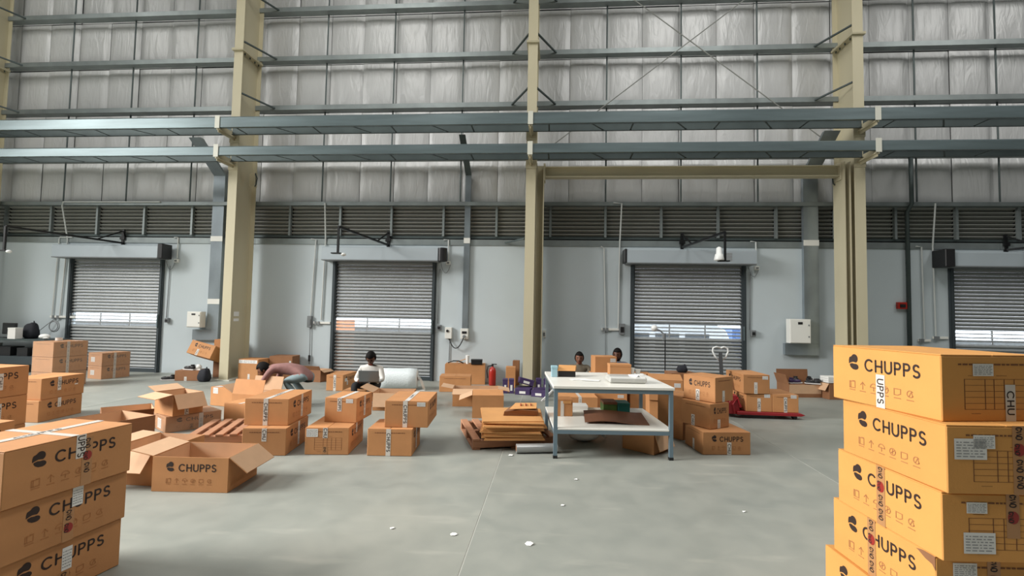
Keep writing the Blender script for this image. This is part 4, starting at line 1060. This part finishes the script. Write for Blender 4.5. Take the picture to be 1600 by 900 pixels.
# lower shelf
t = thing('hardboard_sheet', 'brown hardboard sheet lying on the lower shelf of the table', 'board', (.76, 5.99, .325), 3)
nx = 10; v = []; f_ = []
for j in range(2):
    for i in range(nx + 1):
        u = i / nx; v += [(-.36 + .72 * u + (.03 if j else -.03), -.33 + .66 * j, .012 + .018 * math.sin(u * 5) * (1 - .3 * j)), (-.36 + .72 * u + (.03 if j else -.03), -.33 + .66 * j, .02 + .018 * math.sin(u * 5) * (1 - .3 * j))]
for i in range(nx):
    a, b_ = 2 * i, 2 * (nx + 1) + 2 * i
    f_ += [(a + 1, a + 3, b_ + 3, b_ + 1), (a, b_, b_ + 2, a + 2), (a, a + 2, a + 3, a + 1), (b_, b_ + 1, b_ + 3, b_ + 2)]
MB().add(v, f_).build('sheet', 'hardboard', t)
small_box('shoe_box', 'dark green patterned shoe box on the lower shelf', .74, 6.45, .323, 4, .17, .24, .13, 'green_card', 'hardboard')
small_box('shoe_box', 'teal shoe box beside the dark green one on the lower shelf', .91, 6.46, .323, 4, .15, .24, .12, 'teal_card', 'teal_card')
o = small_box('small_carton', 'small brown carton with white tape at the corner of the lower shelf', .16, 6.12, .323, 6, .19, .22, .20, 'kraft')
MB().box(-.05, -.01, -.113, -.111, 0, .18).build('packing_tape', 'tape_white', o); MB().box(-.02, .08, -.116, -.111, .15, .18).build('lid_tab', 'card_flat', o)
small_box('white_carton', 'low white carton at the back of the lower shelf', .36, 6.52, .323, 4, .22, .2, .055, 'paper', 'paper')
t = thing('white_bag', 'crumpled white bag lying on the floor under the white table', 'bag', (.42, 6.2, 0), 20)
m_ = MB().ball((0, 0, .07), (.2, .15, .07), 14, 8); m_.build('bag_body', 'paper', t, smooth=True); MB().tube([(.18, 0, .08), (.26, .03, .05), (.3, .02, .02)], .02, 6).build('twisted_neck', 'paper', t)

# ------------------------------------------------------------------ bubble wrap, pallet truck, stand
t = thing('bubble_wrap_roll', 'large white bubble wrap roll lying behind the seated man', 'roll', (-3.0, 9.62, 0), 8)
prof = [(.05, -.37), (.17, -.37), (.2, -.355), (.207, -.2), (.203, 0), (.208, .2), (.2, .355), (.17, .37), (.05, .37)]
MB().lathe(prof, 28, Matrix.Translation((0, 0, .208)) @ Matrix.Rotation(PI / 2, 4, 'Y')).build('winding', 'bubble', t, smooth=True)
MB().lathe([(.032, -.372), (.045, -.372), (.045, .372), (.032, .372)], 14, Matrix.Translation((0, 0, .208)) @ Matrix.Rotation(PI / 2, 4, 'Y')).build('core', 'kraft_dark', t)
MB().add([(.36, -.1, .3), (.44, -.12, .16), (.5, -.16, .02), (.36, .1, .3), (.46, .08, .16), (.52, .02, .02), (.4, -.18, .004), (.55, -.2, .004)], [(0, 1, 4, 3), (1, 2, 5, 4), (2, 6, 7), (2, 7, 5)]).build('loose_end', 'clear_bag', t)

t = thing('pallet_truck', 'red hand pallet truck with black handle carrying three cartons', 'pallet truck', (2.78, 8.12, 0), 0)
for y in (-.14, .22):
    MB().prism([(.08, .055), (.08, .10), (1.02, .10), (1.08, .075), (1.02, .055)], 'y', y - .08, y + .08).build('fork', 'red_paint', t, bevel=.004)
    MB().lathe([(.03, -.04), (.03, .04)], 14, Matrix.Translation((.95, y, .032)) @ Matrix.Rotation(PI / 2, 4, 'X')).build('fork_wheel', 'black_plastic', t)
MB().prism([(-.02, .05), (-.02, .22), (.03, .34), (.10, .34), (.14, .12), (.14, .05)], 'y', -.16, .24).build('chassis', 'red_paint', t, bevel=.008)
MB().tube([(.06, -.17, .06), (.03, -.17, .20), (.10, -.17, .30), (.15, -.17, .16)], .018, 8).build('linkage', 'red_paint', t)
MB().lathe([(.085, -.035), (.09, -.03), (.09, .03), (.085, .035)], 18, Matrix.Translation((-.08, .04, .091)) @ Matrix.Rotation(PI / 2, 4, 'X')).build('steer_wheel', 'black_plastic', t)
MB().lathe([(.05, .1), (.05, .45), (.03, .47)], 14, Matrix.Translation((-.06, .04, 0))).build('pump', 'black_steel', t)
h = MB().bar((-.06, .04, .44), (.0, .30, .96), .055, .035).build('handle', 'black_steel', t)
q = lambda s: [(-.00 + s * .01, .29, .82), (s * .09, .295, .90), (s * .125, .30, .98), (s * .115, .305, 1.03), (s * .06, .305, 1.055), (0, .30, 1.03)]
for s in (-1, 1): MB().tube(q(s), .014, 8).build('grip_loop', 'lamp_white', h, smooth=True)

t = thing('lamp_stand', 'thin black stand with a round grey lamp head in front of the shutter', 'lamp stand', (2.13, 9.5, 0))
MB().tube([(0, 0, .12), (0, 0, 1.22)], .011, 8).build('pole', 'black_steel', t)
for k in range(3):
    a = 2 * PI * k / 3 + .4
    MB().tube([(0, 0, .30), (.22 * math.cos(a), .22 * math.sin(a), .008)], .008, 6).build('leg', 'black_steel', t)
MB().box(-.05, .0, -.03, .03, 1.08, 1.22).build('clamp', 'grey_plastic', t, bevel=.01)
MB().tube([(-.02, 0, 1.2), (-.1, 0, 1.27), (-.17, 0, 1.29)], .014, 8).build('neck', 'grey_plastic', t)
MB().ball((-.20, 0, 1.31), (.062, .06, .062), 16, 12).build('lamp_head', 'lamp_white', t, smooth=True)

# black sack and shoes
def sack(label, x, y, z, sx, sy, sz, m='fabric_dark'):
    t = thing('sack', label, 'bag', (x, y, z))
    b = MB().ball((0, 0, sz * .8), (sx, sy, sz), 18, 12)
    rr = random.Random(int(abs(x * 100)))
    def puff(q): return math.copysign(abs(q) ** .72, q)
    out = []
    for vx, vy, vz in b.v:
        x_, y_, z_ = puff(vx / sx), puff(vy / sy), puff((vz - sz * .8) / sz)
        k_ = 1 - .22 * max(0, z_) + .05 * math.sin(6 * z_ + 4 * x_) + .04 * math.sin(9 * x_ + 5 * y_)
        out.append((sx * x_ * k_ * .92, sy * y_ * k_, max(0.0, sz * .8 + sz * z_ * (1 + .06 * math.sin(5 * x_)))))
    b.v = out
    b.build('sack_body', m, t, smooth=True)
    MB().tube([(sx * .3, 0, sz * 1.7), (sx * .4, -.02, sz * 1.98), (sx * .6, -.03, sz * 1.5)], .012, 6).build('strap', m, t)
sack('black sack squeezed between the worn carton and the beige column', -7.19, 9.80, 0, .13, .11, .15)
def shoe(label, x, y, z, rz, m='shoe_dark', tiltx=0, group='loose shoes'):
    t = thing('shoe', label, 'shoe', (x, y, z), rz, group); t.rotation_euler = (R(tiltx), 0, R(rz))
    MB().prism([(-.13, 0), (-.13, .022), (.12, .022), (.145, .03), (.15, .012), (.13, 0)], 'y', -.045, .045).build('sole', 'shoe_white', t, bevel=.004)
    u = MB().ball((.05, 0, .045), (.095, .044, .038), 14, 8).ball((-.07, 0, .06), (.06, .042, .05), 14, 8); u.build('upper', m, t, smooth=True)
    MB().lathe([(.036, .09), (.04, .115), (.030, .115), (.028, .09)], 14, Matrix.Translation((-.075, 0, 0))).build('collar', m, t)
    for k in range(3): MB().bar((.0 + .03 * k, -.03, .085 - .008 * k), (.0 + .03 * k, .03, .085 - .008 * k), .008).build('lace', 'shoe_white', t)
for k, (x, y, z, rz, tx, m, lab) in enumerate((
        (4.83, 10.30, .252, 15, 0, 'purple_card', 'dark purple shoe lying at the flap end of the open carton by the wall'),
        (5.14, 10.22, .255, 160, 10, 'shoe_dark', 'black shoe at the middle of the open carton by the wall'),
        (4.93, 10.46, .27, 60, 0, 'shoe_dark', 'black shoe pointing to the wall in the open carton'),
        (5.22, 10.36, .275, -30, 22, 'shoe_dark', 'black shoe propped up at the golden stack end of the open carton'))):
    shoe(lab, x, y, z, rz, m, tx)
MB_ = MB().box(-.28, .28, -.16, .16, 0, .01)
o = tag(MB_.build('carton_insert', 'kraft_dark', loc=(4.96, 10.36, .238)), 'brown insert board inside the open carton of loose shoes', 'board'); o.rotation_euler = (0, 0, R(8))
shoe('black shoe with white sole beside the worn carton at the floor', -7.98, 9.80, 0, 200)
shoe('black shoe lying on top of the flat worn carton', -7.60, 9.90, .215, 170, 'shoe_dark')
t = thing('paper_bundle', 'white paper wad pressed under the tilted carton', 'paper', (-7.45, 9.95, .213), 10)
MB().ball((0, 0, .06), (.07, .06, .06), 10, 6).build('wad', 'paper', t, smooth=True); MB().box(-.05, .06, -.05, .04, .0, .03).build('folded_sheet', 'paper', t)
# heap on the black objects behind the lettered top carton
sack('small black bag behind the bright top carton of the three-high stack', 2.30, 8.95, .56, .10, .08, .07)
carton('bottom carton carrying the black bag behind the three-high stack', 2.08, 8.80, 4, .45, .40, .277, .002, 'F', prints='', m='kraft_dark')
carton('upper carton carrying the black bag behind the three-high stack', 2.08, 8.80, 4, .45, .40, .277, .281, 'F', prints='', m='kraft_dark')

# purple shoe boxes
G = 'purple shoe boxes heaped by the column'
PB = [(-.88, 9.60, 0, 6, 1, 'upright purple shoe box at the carton end of the heap'), (-.76, 9.62, 0, 4, 1, 'second upright purple shoe box in the heap'),
      (-.52, 9.50, 0, -8, 0, 'purple shoe box lying in front of the heap'), (-.50, 9.72, .10, 12, 2, 'tilted purple shoe box on top of the heap'),
      (-.50, 9.74, 0, 3, 0, 'purple shoe box hidden under the tilted one in the heap'), (-.17, 9.58, 0, 14, 0, 'purple shoe box with white label at the table end of the heap'),
      (-.08, 9.80, 0, -8, 1, 'upright dark purple shoe box behind the table end of the heap'), (-.24, 9.80, .0, 4, 1, 'upright purple shoe box against the column'), (-.20, 9.32, 0, -16, 0, 'purple shoe box nearest the white table leg')]
for x, y, z, rz, st, lab in PB:
    w_, d_, h_ = ((.30, .19, .115), (.10, .19, .27), (.30, .19, .115))[st]
    o = small_box('purple_shoe_box', lab, x, y, z, rz, w_ * .95, d_, h_, 'purple_card', 'purple_card', 'shoe box', G)
    if st == 2: o.rotation_euler = (R(-4), R(14), R(rz)); o.location.z += .055
    MB().box(-w_ * .2, w_ * .2, -d_ / 2 - .0045, -d_ / 2 - .0035, h_ * .2, h_ * .6).build('white_label', 'label_white', o)
t = thing('folded_trestle', 'white folding trestle leaning between purple boxes and table', 'trestle', (.08, 8.86, 0), 15)
for a, b_ in (((-.25, 0, 0), (.12, .03, .34)), ((.12, 0, .0), (.12, .03, .36)), ((-.18, .1, .0), (.14, .1, .35))): MB().bar(a, b_, .03, .02).build('strut', 'lamp_white', t)
MB().box(-.05, .2, -.02, .14, .352, .372).build('top_rail', 'lamp_white', t)

# fire extinguisher and odds and ends on the long brown carton
t = thing('fire_extinguisher', 'red fire extinguisher on the floor beside the long brown carton', 'fire extinguisher', (-1.24, 10.5, 0))
MB().lathe([(.06, 0), (.075, .015), (.075, .30), (.06, .36), (.025, .385), (.022, .40)], 20).build('cylinder', 'ext_red', t, smooth=True)
MB().box(-.02, .02, -.02, .02, .40, .44).box(-.02, .09, -.012, .012, .44, .455).build('valve', 'black_plastic', t)
MB().tube([(-.02, 0, .42), (-.1, 0, .40), (-.12, 0, .3), (-.10, 0, .15)], .012, 8).build('hose', 'black_plastic', t)
small_box('black_carton', 'black box lying across the long brown carton', -1.60, 10.62, .430, 8, .24, .2, .10, 'black_plastic', 'black_plastic')
o = tag(MB().bar((-2.05, 10.66, .455), (-1.84, 10.70, .53), .05, .012).build('cardboard_strip', 'card_flat'), 'pale cardboard strip sticking out of the long brown carton', 'cardboard')
t = thing('paper_cup', 'white cup beside the black box on the long brown carton', 'cup', (-1.80, 10.60, .430)); MB().lathe([(.03, 0), (.042, .17), (.038, .17), (.028, .006)], 14).build('cup', 'paper', t); MB().lathe([(.043, .17), (.043, .178), (.02, .185)], 14).build('cup_lid', 'paper', t)
cable([(-2.22, 10.58, .445), (-2.1, 10.57, .49), (-1.98, 10.56, .49), (-1.88, 10.57, .445)], 'black cable coil lying on the long brown carton', 'black_plastic', .014)
o = tag(MB().box(-.42, .42, -.16, .16, 0, .006).build('lid_board', 'kraft', loc=(-1.85, 10.68, .423)), 'brown board covering the long brown carton', 'board'); o.rotation_euler = (0, 0, R(7))

# ------------------------------------------------------------------ desk with monitor
t = thing('steel_desk', 'dark steel desk with lower shelf standing at the wall beside the shutter', 'desk', (-12.25, 10.42, 0), 0)
MB().box(-1.05, 1.02, -.30, .36, .72, .75).build('desk_top', 'galv_dark', t, bevel=.004)
MB().box(-1.0, .98, -.28, .34, .34, .37).build('lower_shelf', 'guide_dark', t)
MB().box(-1.0, .98, -.30, -.285, .20, .372).build('shelf_front', 'guide_dark', t)
for x in (-.98, .96):
    for y in (-.26, .32): MB().box(x - .02, x + .02, y - .02, y + .02, 0, .72).build('leg', 'galv_dark', t)
t = thing('monitor', 'dark flat monitor on the steel desk', 'monitor', (-12.58, 10.54, .752), -6)
MB().box(-.2, .2, -.02, .02, .08, .34).build('housing', 'black_plastic', t, bevel=.008); MB().box(-.18, .18, -.0245, -.0205, .1, .32).build('screen', 'screen', t); MB().box(-.03, .03, 0.0, .03, .01, .1).build('stand', 'black_plastic', t); MB().box(-.1, .1, -.06, .08, 0, .012).build('foot', 'black_plastic', t)
small_box('white_bin', 'pale open bin between monitor and black bag on the desk', -12.06, 10.22, .752, 0, .19, .16, .25, 'label_white', 'white_box', 'bin')
sack('black backpack on the steel desk', -11.95, 10.47, .752, .18, .11, .2)
t = thing('crumpled_cloth', 'white cloth heap at the end of the steel desk', 'cloth', (-11.42, 10.30, .752)); MB().ball((0, 0, .062), (.12, .09, .06), 14, 8).build('heap', 'paper', t, smooth=True); MB().ball((.06, -.03, .032), (.07, .05, .03), 12, 6).build('fold', 'paper', t, smooth=True)
t = thing('cable_coil', 'grey coil of cable hanging behind the backpack on the desk', 'cable', (-11.66, 10.70, .90)); 
for r_ in (.13, .11): MB().tube([(r_ * math.cos(k * PI / 8), .01 * (r_ * 100 - 11), .13 + r_ * math.sin(k * PI / 8)) for k in range(17)], .009, 6).build('loop', 'grey_plastic', t)
small_box('white_carton', 'white box tucked at the monitor end of the desk', -12.95, 10.28, .752, 0, .3, .2, .07, 'paper', 'paper')
for x, w_, h_, m_, lab in ((-12.85, .3, .26, 'galv_dull', 'grey machine on the lower shelf of the desk'), (-12.35, .42, .20, 'black_plastic', 'wide black case on the lower shelf of the desk'), (-11.85, .26, .18, 'black_plastic', 'smaller black case on the lower shelf of the desk'), (-11.50, .18, .14, 'label_grey', 'small grey box on the lower shelf of the desk')):
    small_box('storage_case', lab, x, 10.36, .372, 0, w_, .3, h_, m_, m_, 'case')

# scraps on the floor
rnd = random.Random(4)
SCR = [((.25, 4.73), 'pale paper scrap on the floor in front of the table'), ((.11, 4.09), 'small paper scrap in the open floor below the table'), ((-.66, 3.47), 'paper scrap close to the floor joint'), ((-1.11, 3.51), 'paper scrap on the floor left of the joint'),
       ((-.13, 3.39), 'paper scrap nearest the camera on the open floor'), ((1.55, 4.15), 'flattened pale scrap on the floor towards the golden stack'), ((.0, 5.62), 'white scrap at the silver roll'), ((-.42, 5.42), 'white scrap in front of the silver roll'), ((-3.01, 6.6), 'white scrap behind the two-high stacks')]
for k, ((x, y), lab) in enumerate(SCR):
    s = rnd.uniform(.012, .024)
    pts = [(s * (1 + .4 * rnd.random()) * math.cos(a * PI / 3), s * (1 + .4 * rnd.random()) * math.sin(a * PI / 3), rnd.uniform(.001, .008)) for a in range(6)]
    o = MB().add(pts + [(px * .95, py * .95, pz + .002) for px, py, pz in pts], [tuple(range(6))[::-1], tuple(range(6, 12))] + [(i, (i + 1) % 6, (i + 1) % 6 + 6, i + 6) for i in range(6)]).build('paper_scrap', 'paper', loc=(x, y, 0))
    tag(o, lab, 'scrap', 'scraps on the floor')
# ------------------------------------------------------------------ people
def person(label, loc, J, head_c, face, mats, extra_hair=0.0, beard=False, curl=0.6, group=None, hem=0.0):
    """J: joint -> (x, y, z) in the person's own frame; a skinned skeleton gives one continuous body"""
    t = thing('person', label, 'person', loc, 0, group)
    BON = [('pelvis', 'spine', 'shirt'), ('spine', 'chest', 'shirt'), ('chest', 'neck', 'shirt'), ('neck', 'skull', 'skin')]
    RAD = dict(pelvis=(.135, .115), spine=(.125, .10), chest=(.145, .105), neck=(.052, .052), skull=(.05, .05))
    for s in 'LR':
        BON += [('chest', 'sh' + s, 'shirt'), ('sh' + s, 'el' + s, 'shirt'), ('el' + s, 'wr' + s, mats.get('sleeve', 'shirt')), ('wr' + s, 'pa' + s, 'skin'),
                ('pelvis', 'hi' + s, 'pants'), ('hi' + s, 'kn' + s, 'pants'), ('kn' + s, 'an' + s, 'pants'), ('an' + s, 'to' + s, 'shoe')]
        RAD.update({'sh' + s: (.062, .062), 'el' + s: (.045, .045), 'wr' + s: (.030, .026), 'pa' + s: (.036, .020), 'hi' + s: (.092, .092), 'kn' + s: (.062, .062), 'an' + s: (.042, .042), 'to' + s: (.036, .03)})
    J = {k: Vector(v) for k, v in J.items()}
    J['skull'] = J['neck'].lerp(Vector(head_c), .6)
    names = list(RAD); idx = {n: i for i, n in enumerate(names)}
    me = bpy.data.meshes.new('body_cage')
    me.from_pydata([J[n] for n in names], [(idx[a], idx[b]) for a, b, _ in BON], [])
    ob = bpy.data.objects.new('body_cage', me); COL.objects.link(ob)
    ob.modifiers.new('Skin', 'SKIN')
    for n in names:
        sv = me.skin_vertices[0].data[idx[n]]; sv.radius = RAD[n]; sv.use_root = (n == 'pelvis')
    ss = ob.modifiers.new('Sub', 'SUBSURF'); ss.levels = 2; ss.render_levels = 2
    dg = bpy.context.evaluated_depsgraph_get(); dg.update()
    sk = bpy.data.meshes.new_from_object(ob.evaluated_get(dg))
    bpy.data.objects.remove(ob)
    slots = ['skin', 'shirt', 'pants', 'shoe']
    V = [v.co.copy() for v in sk.vertices]; F = [tuple(p.vertices) for p in sk.polygons]; MI = []
    def seg(p, a, b):
        d = b - a; u = max(0, min(1, (p - a).dot(d) / max(1e-9, d.length_squared))); return (p - a - d * u).length
    for fc in F:
        c = sum((V[i] for i in fc), Vector()) / len(fc)
        best = min(BON, key=lambda b: seg(c, J[b[0]], J[b[1]]) - .5 * min(RAD[b[0]][0], RAD[b[1]][0]) - (hem if b[1] == 'spine' else 0))
        MI.append(slots.index(best[2]))
    def add(mb, mi):
        n = len(V); V.extend(Vector(p) for p in mb.v); F.extend(tuple(i + n for i in f) for f in mb.f); MI.extend([mi] * len(mb.f))
    # hands: four fingers of unequal length, bent at the knuckles, and a thumb from the side of the palm
    for s, sg in (('L', -1), ('R', 1)):
        w, p = J['wr' + s], J['pa' + s]; d = (p - w).normalized()
        side = d.cross(Vector((0, 0, 1))); side = side.normalized() if side.length > .1 else Vector((1, 0, 0))
        dn = side.cross(d).normalized()
        if dn.z > 0: dn = -dn
        for k, ln in enumerate((.070, .080, .074, .058)):
            b0 = p + side * (.027 - .018 * k) + d * .012
            d2 = (d * (1 - curl * .4) + dn * curl).normalized(); d3 = (d * (.6 - curl * .8) + dn * 1.1).normalized()
            add(MB().tube([b0 - d * .02, b0 + d * ln * .38, b0 + d * ln * .38 + d2 * ln * .34, b0 + d * ln * .38 + d2 * ln * .34 + d3 * ln * .26], [.0095, .009, .008, .006], 6), 0)
        tb = w.lerp(p, .5) + side * .024 * (1 if s == 'R' else -1)
        so = side * (1 if s == 'R' else -1)
        add(MB().tube([tb, tb + so * .026 + d * .022, tb + so * .034 + d * .052 + dn * .012], [.012, .010, .007], 6), 0)
    # head: shaped skull with brow, nose, cheeks and jaw
    fw = Vector(face).normalized(); rt = fw.cross(Vector((0, 0, 1))).normalized(); up = rt.cross(fw).normalized()
    HM = Matrix((rt, fw, up)).transposed().to_4x4(); HM.translation = Vector(head_c)
    def sculpt(u, nv=18, nu=24, grow=0.0):
        m = MB()
        for i in range(nv + 1):
            ph = PI * i / nv
            for j in range(nu):
                th = 2 * PI * j / nu
                x, y, z = math.sin(ph) * math.cos(th), math.sin(ph) * math.sin(th), math.cos(ph)
                X, Y, Z = x * (.074 + grow), y * (.095 + grow), z * (.118 + grow)
                if Z < 0: X *= 1 + .28 * Z / .118; Y *= 1 + (.10 if y > 0 else .30) * Z / .118
                if y > 0 and not grow:
                    g = math.exp(-((x / .20) ** 2) - ((z + .22) / .26) ** 2); Y += .024 * g          # nose
                    for e in (-.42, .42): Y -= .010 * math.exp(-(((x - e) / .2) ** 2) - ((z - .06) / .14) ** 2)  # eye sockets
                    Y += .006 * math.exp(-((x / .3) ** 2) - ((z + .62) / .1) ** 2)                    # lips
                    Y += .008 * math.exp(-((x / .35) ** 2) - ((z + .92) / .15) ** 2)                  # chin
                m.v.append((X, Y, Z))
        for i in range(nv):
            for j in range(nu):
                a0 = i * nu + j; a1 = i * nu + (j + 1) % nu; m.f.append((a0, a0 + nu, a1 + nu, a1))
        return m
    hd = sculpt(0)
    for e in (-1, 1): hd.ball((e * .075, -.008, -.01), (.012, .022, .032), 8, 6)
    hd.v = [tuple(HM @ Vector(p)) for p in hd.v]; add(hd, 0)
    bm_ = bpy.data.meshes.new('body'); bm_.from_pydata(V, [], F)
    for k in slots: bm_.materials.append(MATS[mats[k]])
    for p, mi in zip(bm_.polygons, MI): p.material_index = mi; p.use_smooth = True
    b = bpy.data.objects.new('body', bm_); COL.objects.link(b); b.parent = t
    # hair: cap over crown, back and temples
    full = sculpt(0, 18, 24, .011); keep = []
    for f in full.f:
        c = sum((Vector(full.v[i]) for i in f), Vector()) / 4
        if c.z > .055 + extra_hair or (c.y < .035 and c.z > -.02) or (c.y < -.03 and c.z > -.075): keep.append(f)
        elif beard and c.z < -.055 and c.y > -.02 and not (abs(c.x) < .025 and -.085 < c.z < -.06): keep.append(f)
    hm = MB(); hm.v = [tuple(HM @ Vector(p)) for p in full.v]; hm.f = keep
    hme = bpy.data.meshes.new('hair'); hme.from_pydata(hm.v, [], hm.f)
    for p in hme.polygons: p.use_smooth = True
    ho = link('hair', hme, 'hair', t); md = ho.modifiers.new('Thick', 'SOLIDIFY'); md.thickness = .008; md.offset = 0
    for e in (-1, 1):
        ey = MB().ball((e * .030, .083, .006), (.011, .006, .006), 8, 6); ey.v = [tuple(HM @ Vector(p)) for p in ey.v]; ey.build('eye', 'hair', t)
        eb = MB().bar((e * .016, .092, .026), (e * .046, .082, .026), .006, .006); eb.v = [tuple(HM @ Vector(p)) for p in eb.v]; eb.build('eyebrow', 'hair', t)
    mo = MB().bar((-.020, .090, -.070), (.020, .090, -.070), .006, .004); mo.v = [tuple(HM @ Vector(p)) for p in mo.v]; mo.build('mouth', 'red_print', t)
    return t

def sym(d):
    """mirror the limb joints given for R over x"""
    o = {}
    for k, v in d.items():
        o[k] = v
        if k.endswith('R') and k[:2] in ('sh', 'el', 'wr', 'pa', 'hi', 'kn', 'an', 'to'): o.setdefault(k[:-1] + 'L', (-v[0], v[1], v[2]))
    return o
# man with the laptop
sit = sym(dict(pelvis=(0, .07, .285), spine=(0, .06, .40), chest=(0, .02, .505), neck=(0, -.02, .615), shR=(.165, .02, .545), elR=(.235, -.06, .36), wrR=(.12, -.23, .365), paR=(.08, -.27, .375),
               hiR=(.09, .04, .265), knR=(.15, -.34, .31), anR=(.11, -.42, .07), toR=(.12, -.54, .04)))
person('man in a white shirt sitting low with a laptop on his knees', (-3.08, 8.30, 0), sit, (.02, -.07, .735), (.15, -1, -.8), dict(skin='skin_b', shirt='shirt_white', pants='trouser_black', shoe='shoe_dark'))
t = thing('laptop', 'grey laptop held on the knees of the man in white', 'laptop', (-2.97, 8.02, .370), 6)
MB().box(-.165, .165, -.115, .115, 0, .014).build('keyboard_base', 'laptop', t, bevel=.003)
o = MB().box(-.165, .165, -.005, .005, 0, .19).build('lid', 'laptop', t, bevel=.003); o.matrix_local = Matrix.Translation((0, -.118, .012)) @ Matrix.Rotation(R(14), 4, 'X')
MB().box(-.15, .15, .0055, .0065, .012, .178).build('screen', 'screen', o)
# man bent over the cartons (looking along -x)
bend = dict(pelvis=(.13, 0, .53), spine=(-.05, 0, .585), chest=(-.26, 0, .60), neck=(-.45, 0, .60))
for s, g in (('L', -1), ('R', 1)):
    bend.update({'sh' + s: (-.38, g * .165, .575), 'el' + s: (-.46, g * .22, .42), 'wr' + s: (-.55, g * .17, .31), 'pa' + s: (-.59, g * .155, .285),
                 'hi' + s: (.13, g * .09, .48), 'kn' + s: (-.17, g * .12, .40), 'an' + s: (.10, g * .12, .09), 'to' + s: (-.04, g * .13, .035)})
person('man in a dusty rose shirt and pale jeans bending low over open cartons', (-4.02, 7.66, 0), bend, (-.58, -.02, .565), (-1, -.25, -.75), dict(skin='skin_a', shirt='shirt_rose', pants='jeans_pale', shoe='shoe_dark'), hem=.05)
# two workers sitting on the floor behind the table
cross = sym(dict(pelvis=(0, .06, .12), spine=(0, .06, .30), chest=(0, .03, .48), neck=(0, .0, .60), shR=(.175, .03, .555), elR=(.23, -.05, .32), wrR=(.13, -.20, .24), paR=(.09, -.24, .25),
                 hiR=(.10, .03, .12), knR=(.32, -.22, .14), anR=(-.06, -.34, .07), toR=(-.16, -.38, .04)))
person('person in an olive shirt sitting on the floor by the wall, facing the camera', (.53, 9.45, 0), cross, (0, -.03, .715), (-.05, -1, -.05), dict(skin='skin_a', shirt='shirt_olive', pants='trouser_black', shoe='shoe_dark'))
carton('flat carton used as a seat by the bearded person', 1.05, 9.25, 2, .40, .40, .07, .002, 'F', prints='')
cr2 = {k: (v[0], v[1], v[2] + .075) for k, v in cross.items()}
cr2.update(anR=(-.06, -.34, .115), anL=(.06, -.34, .115), toR=(-.16, -.38, .10), toL=(.16, -.38, .10))
person('bearded person in a grey shirt sitting beside the shutter, head turned aside', (1.24, 9.45, 0), cr2, (0, -.02, .80), (-.45, -1, -.12), dict(skin='skin_b', shirt='shirt_grey', pants='trouser_black', shoe='shoe_dark'), beard=True)
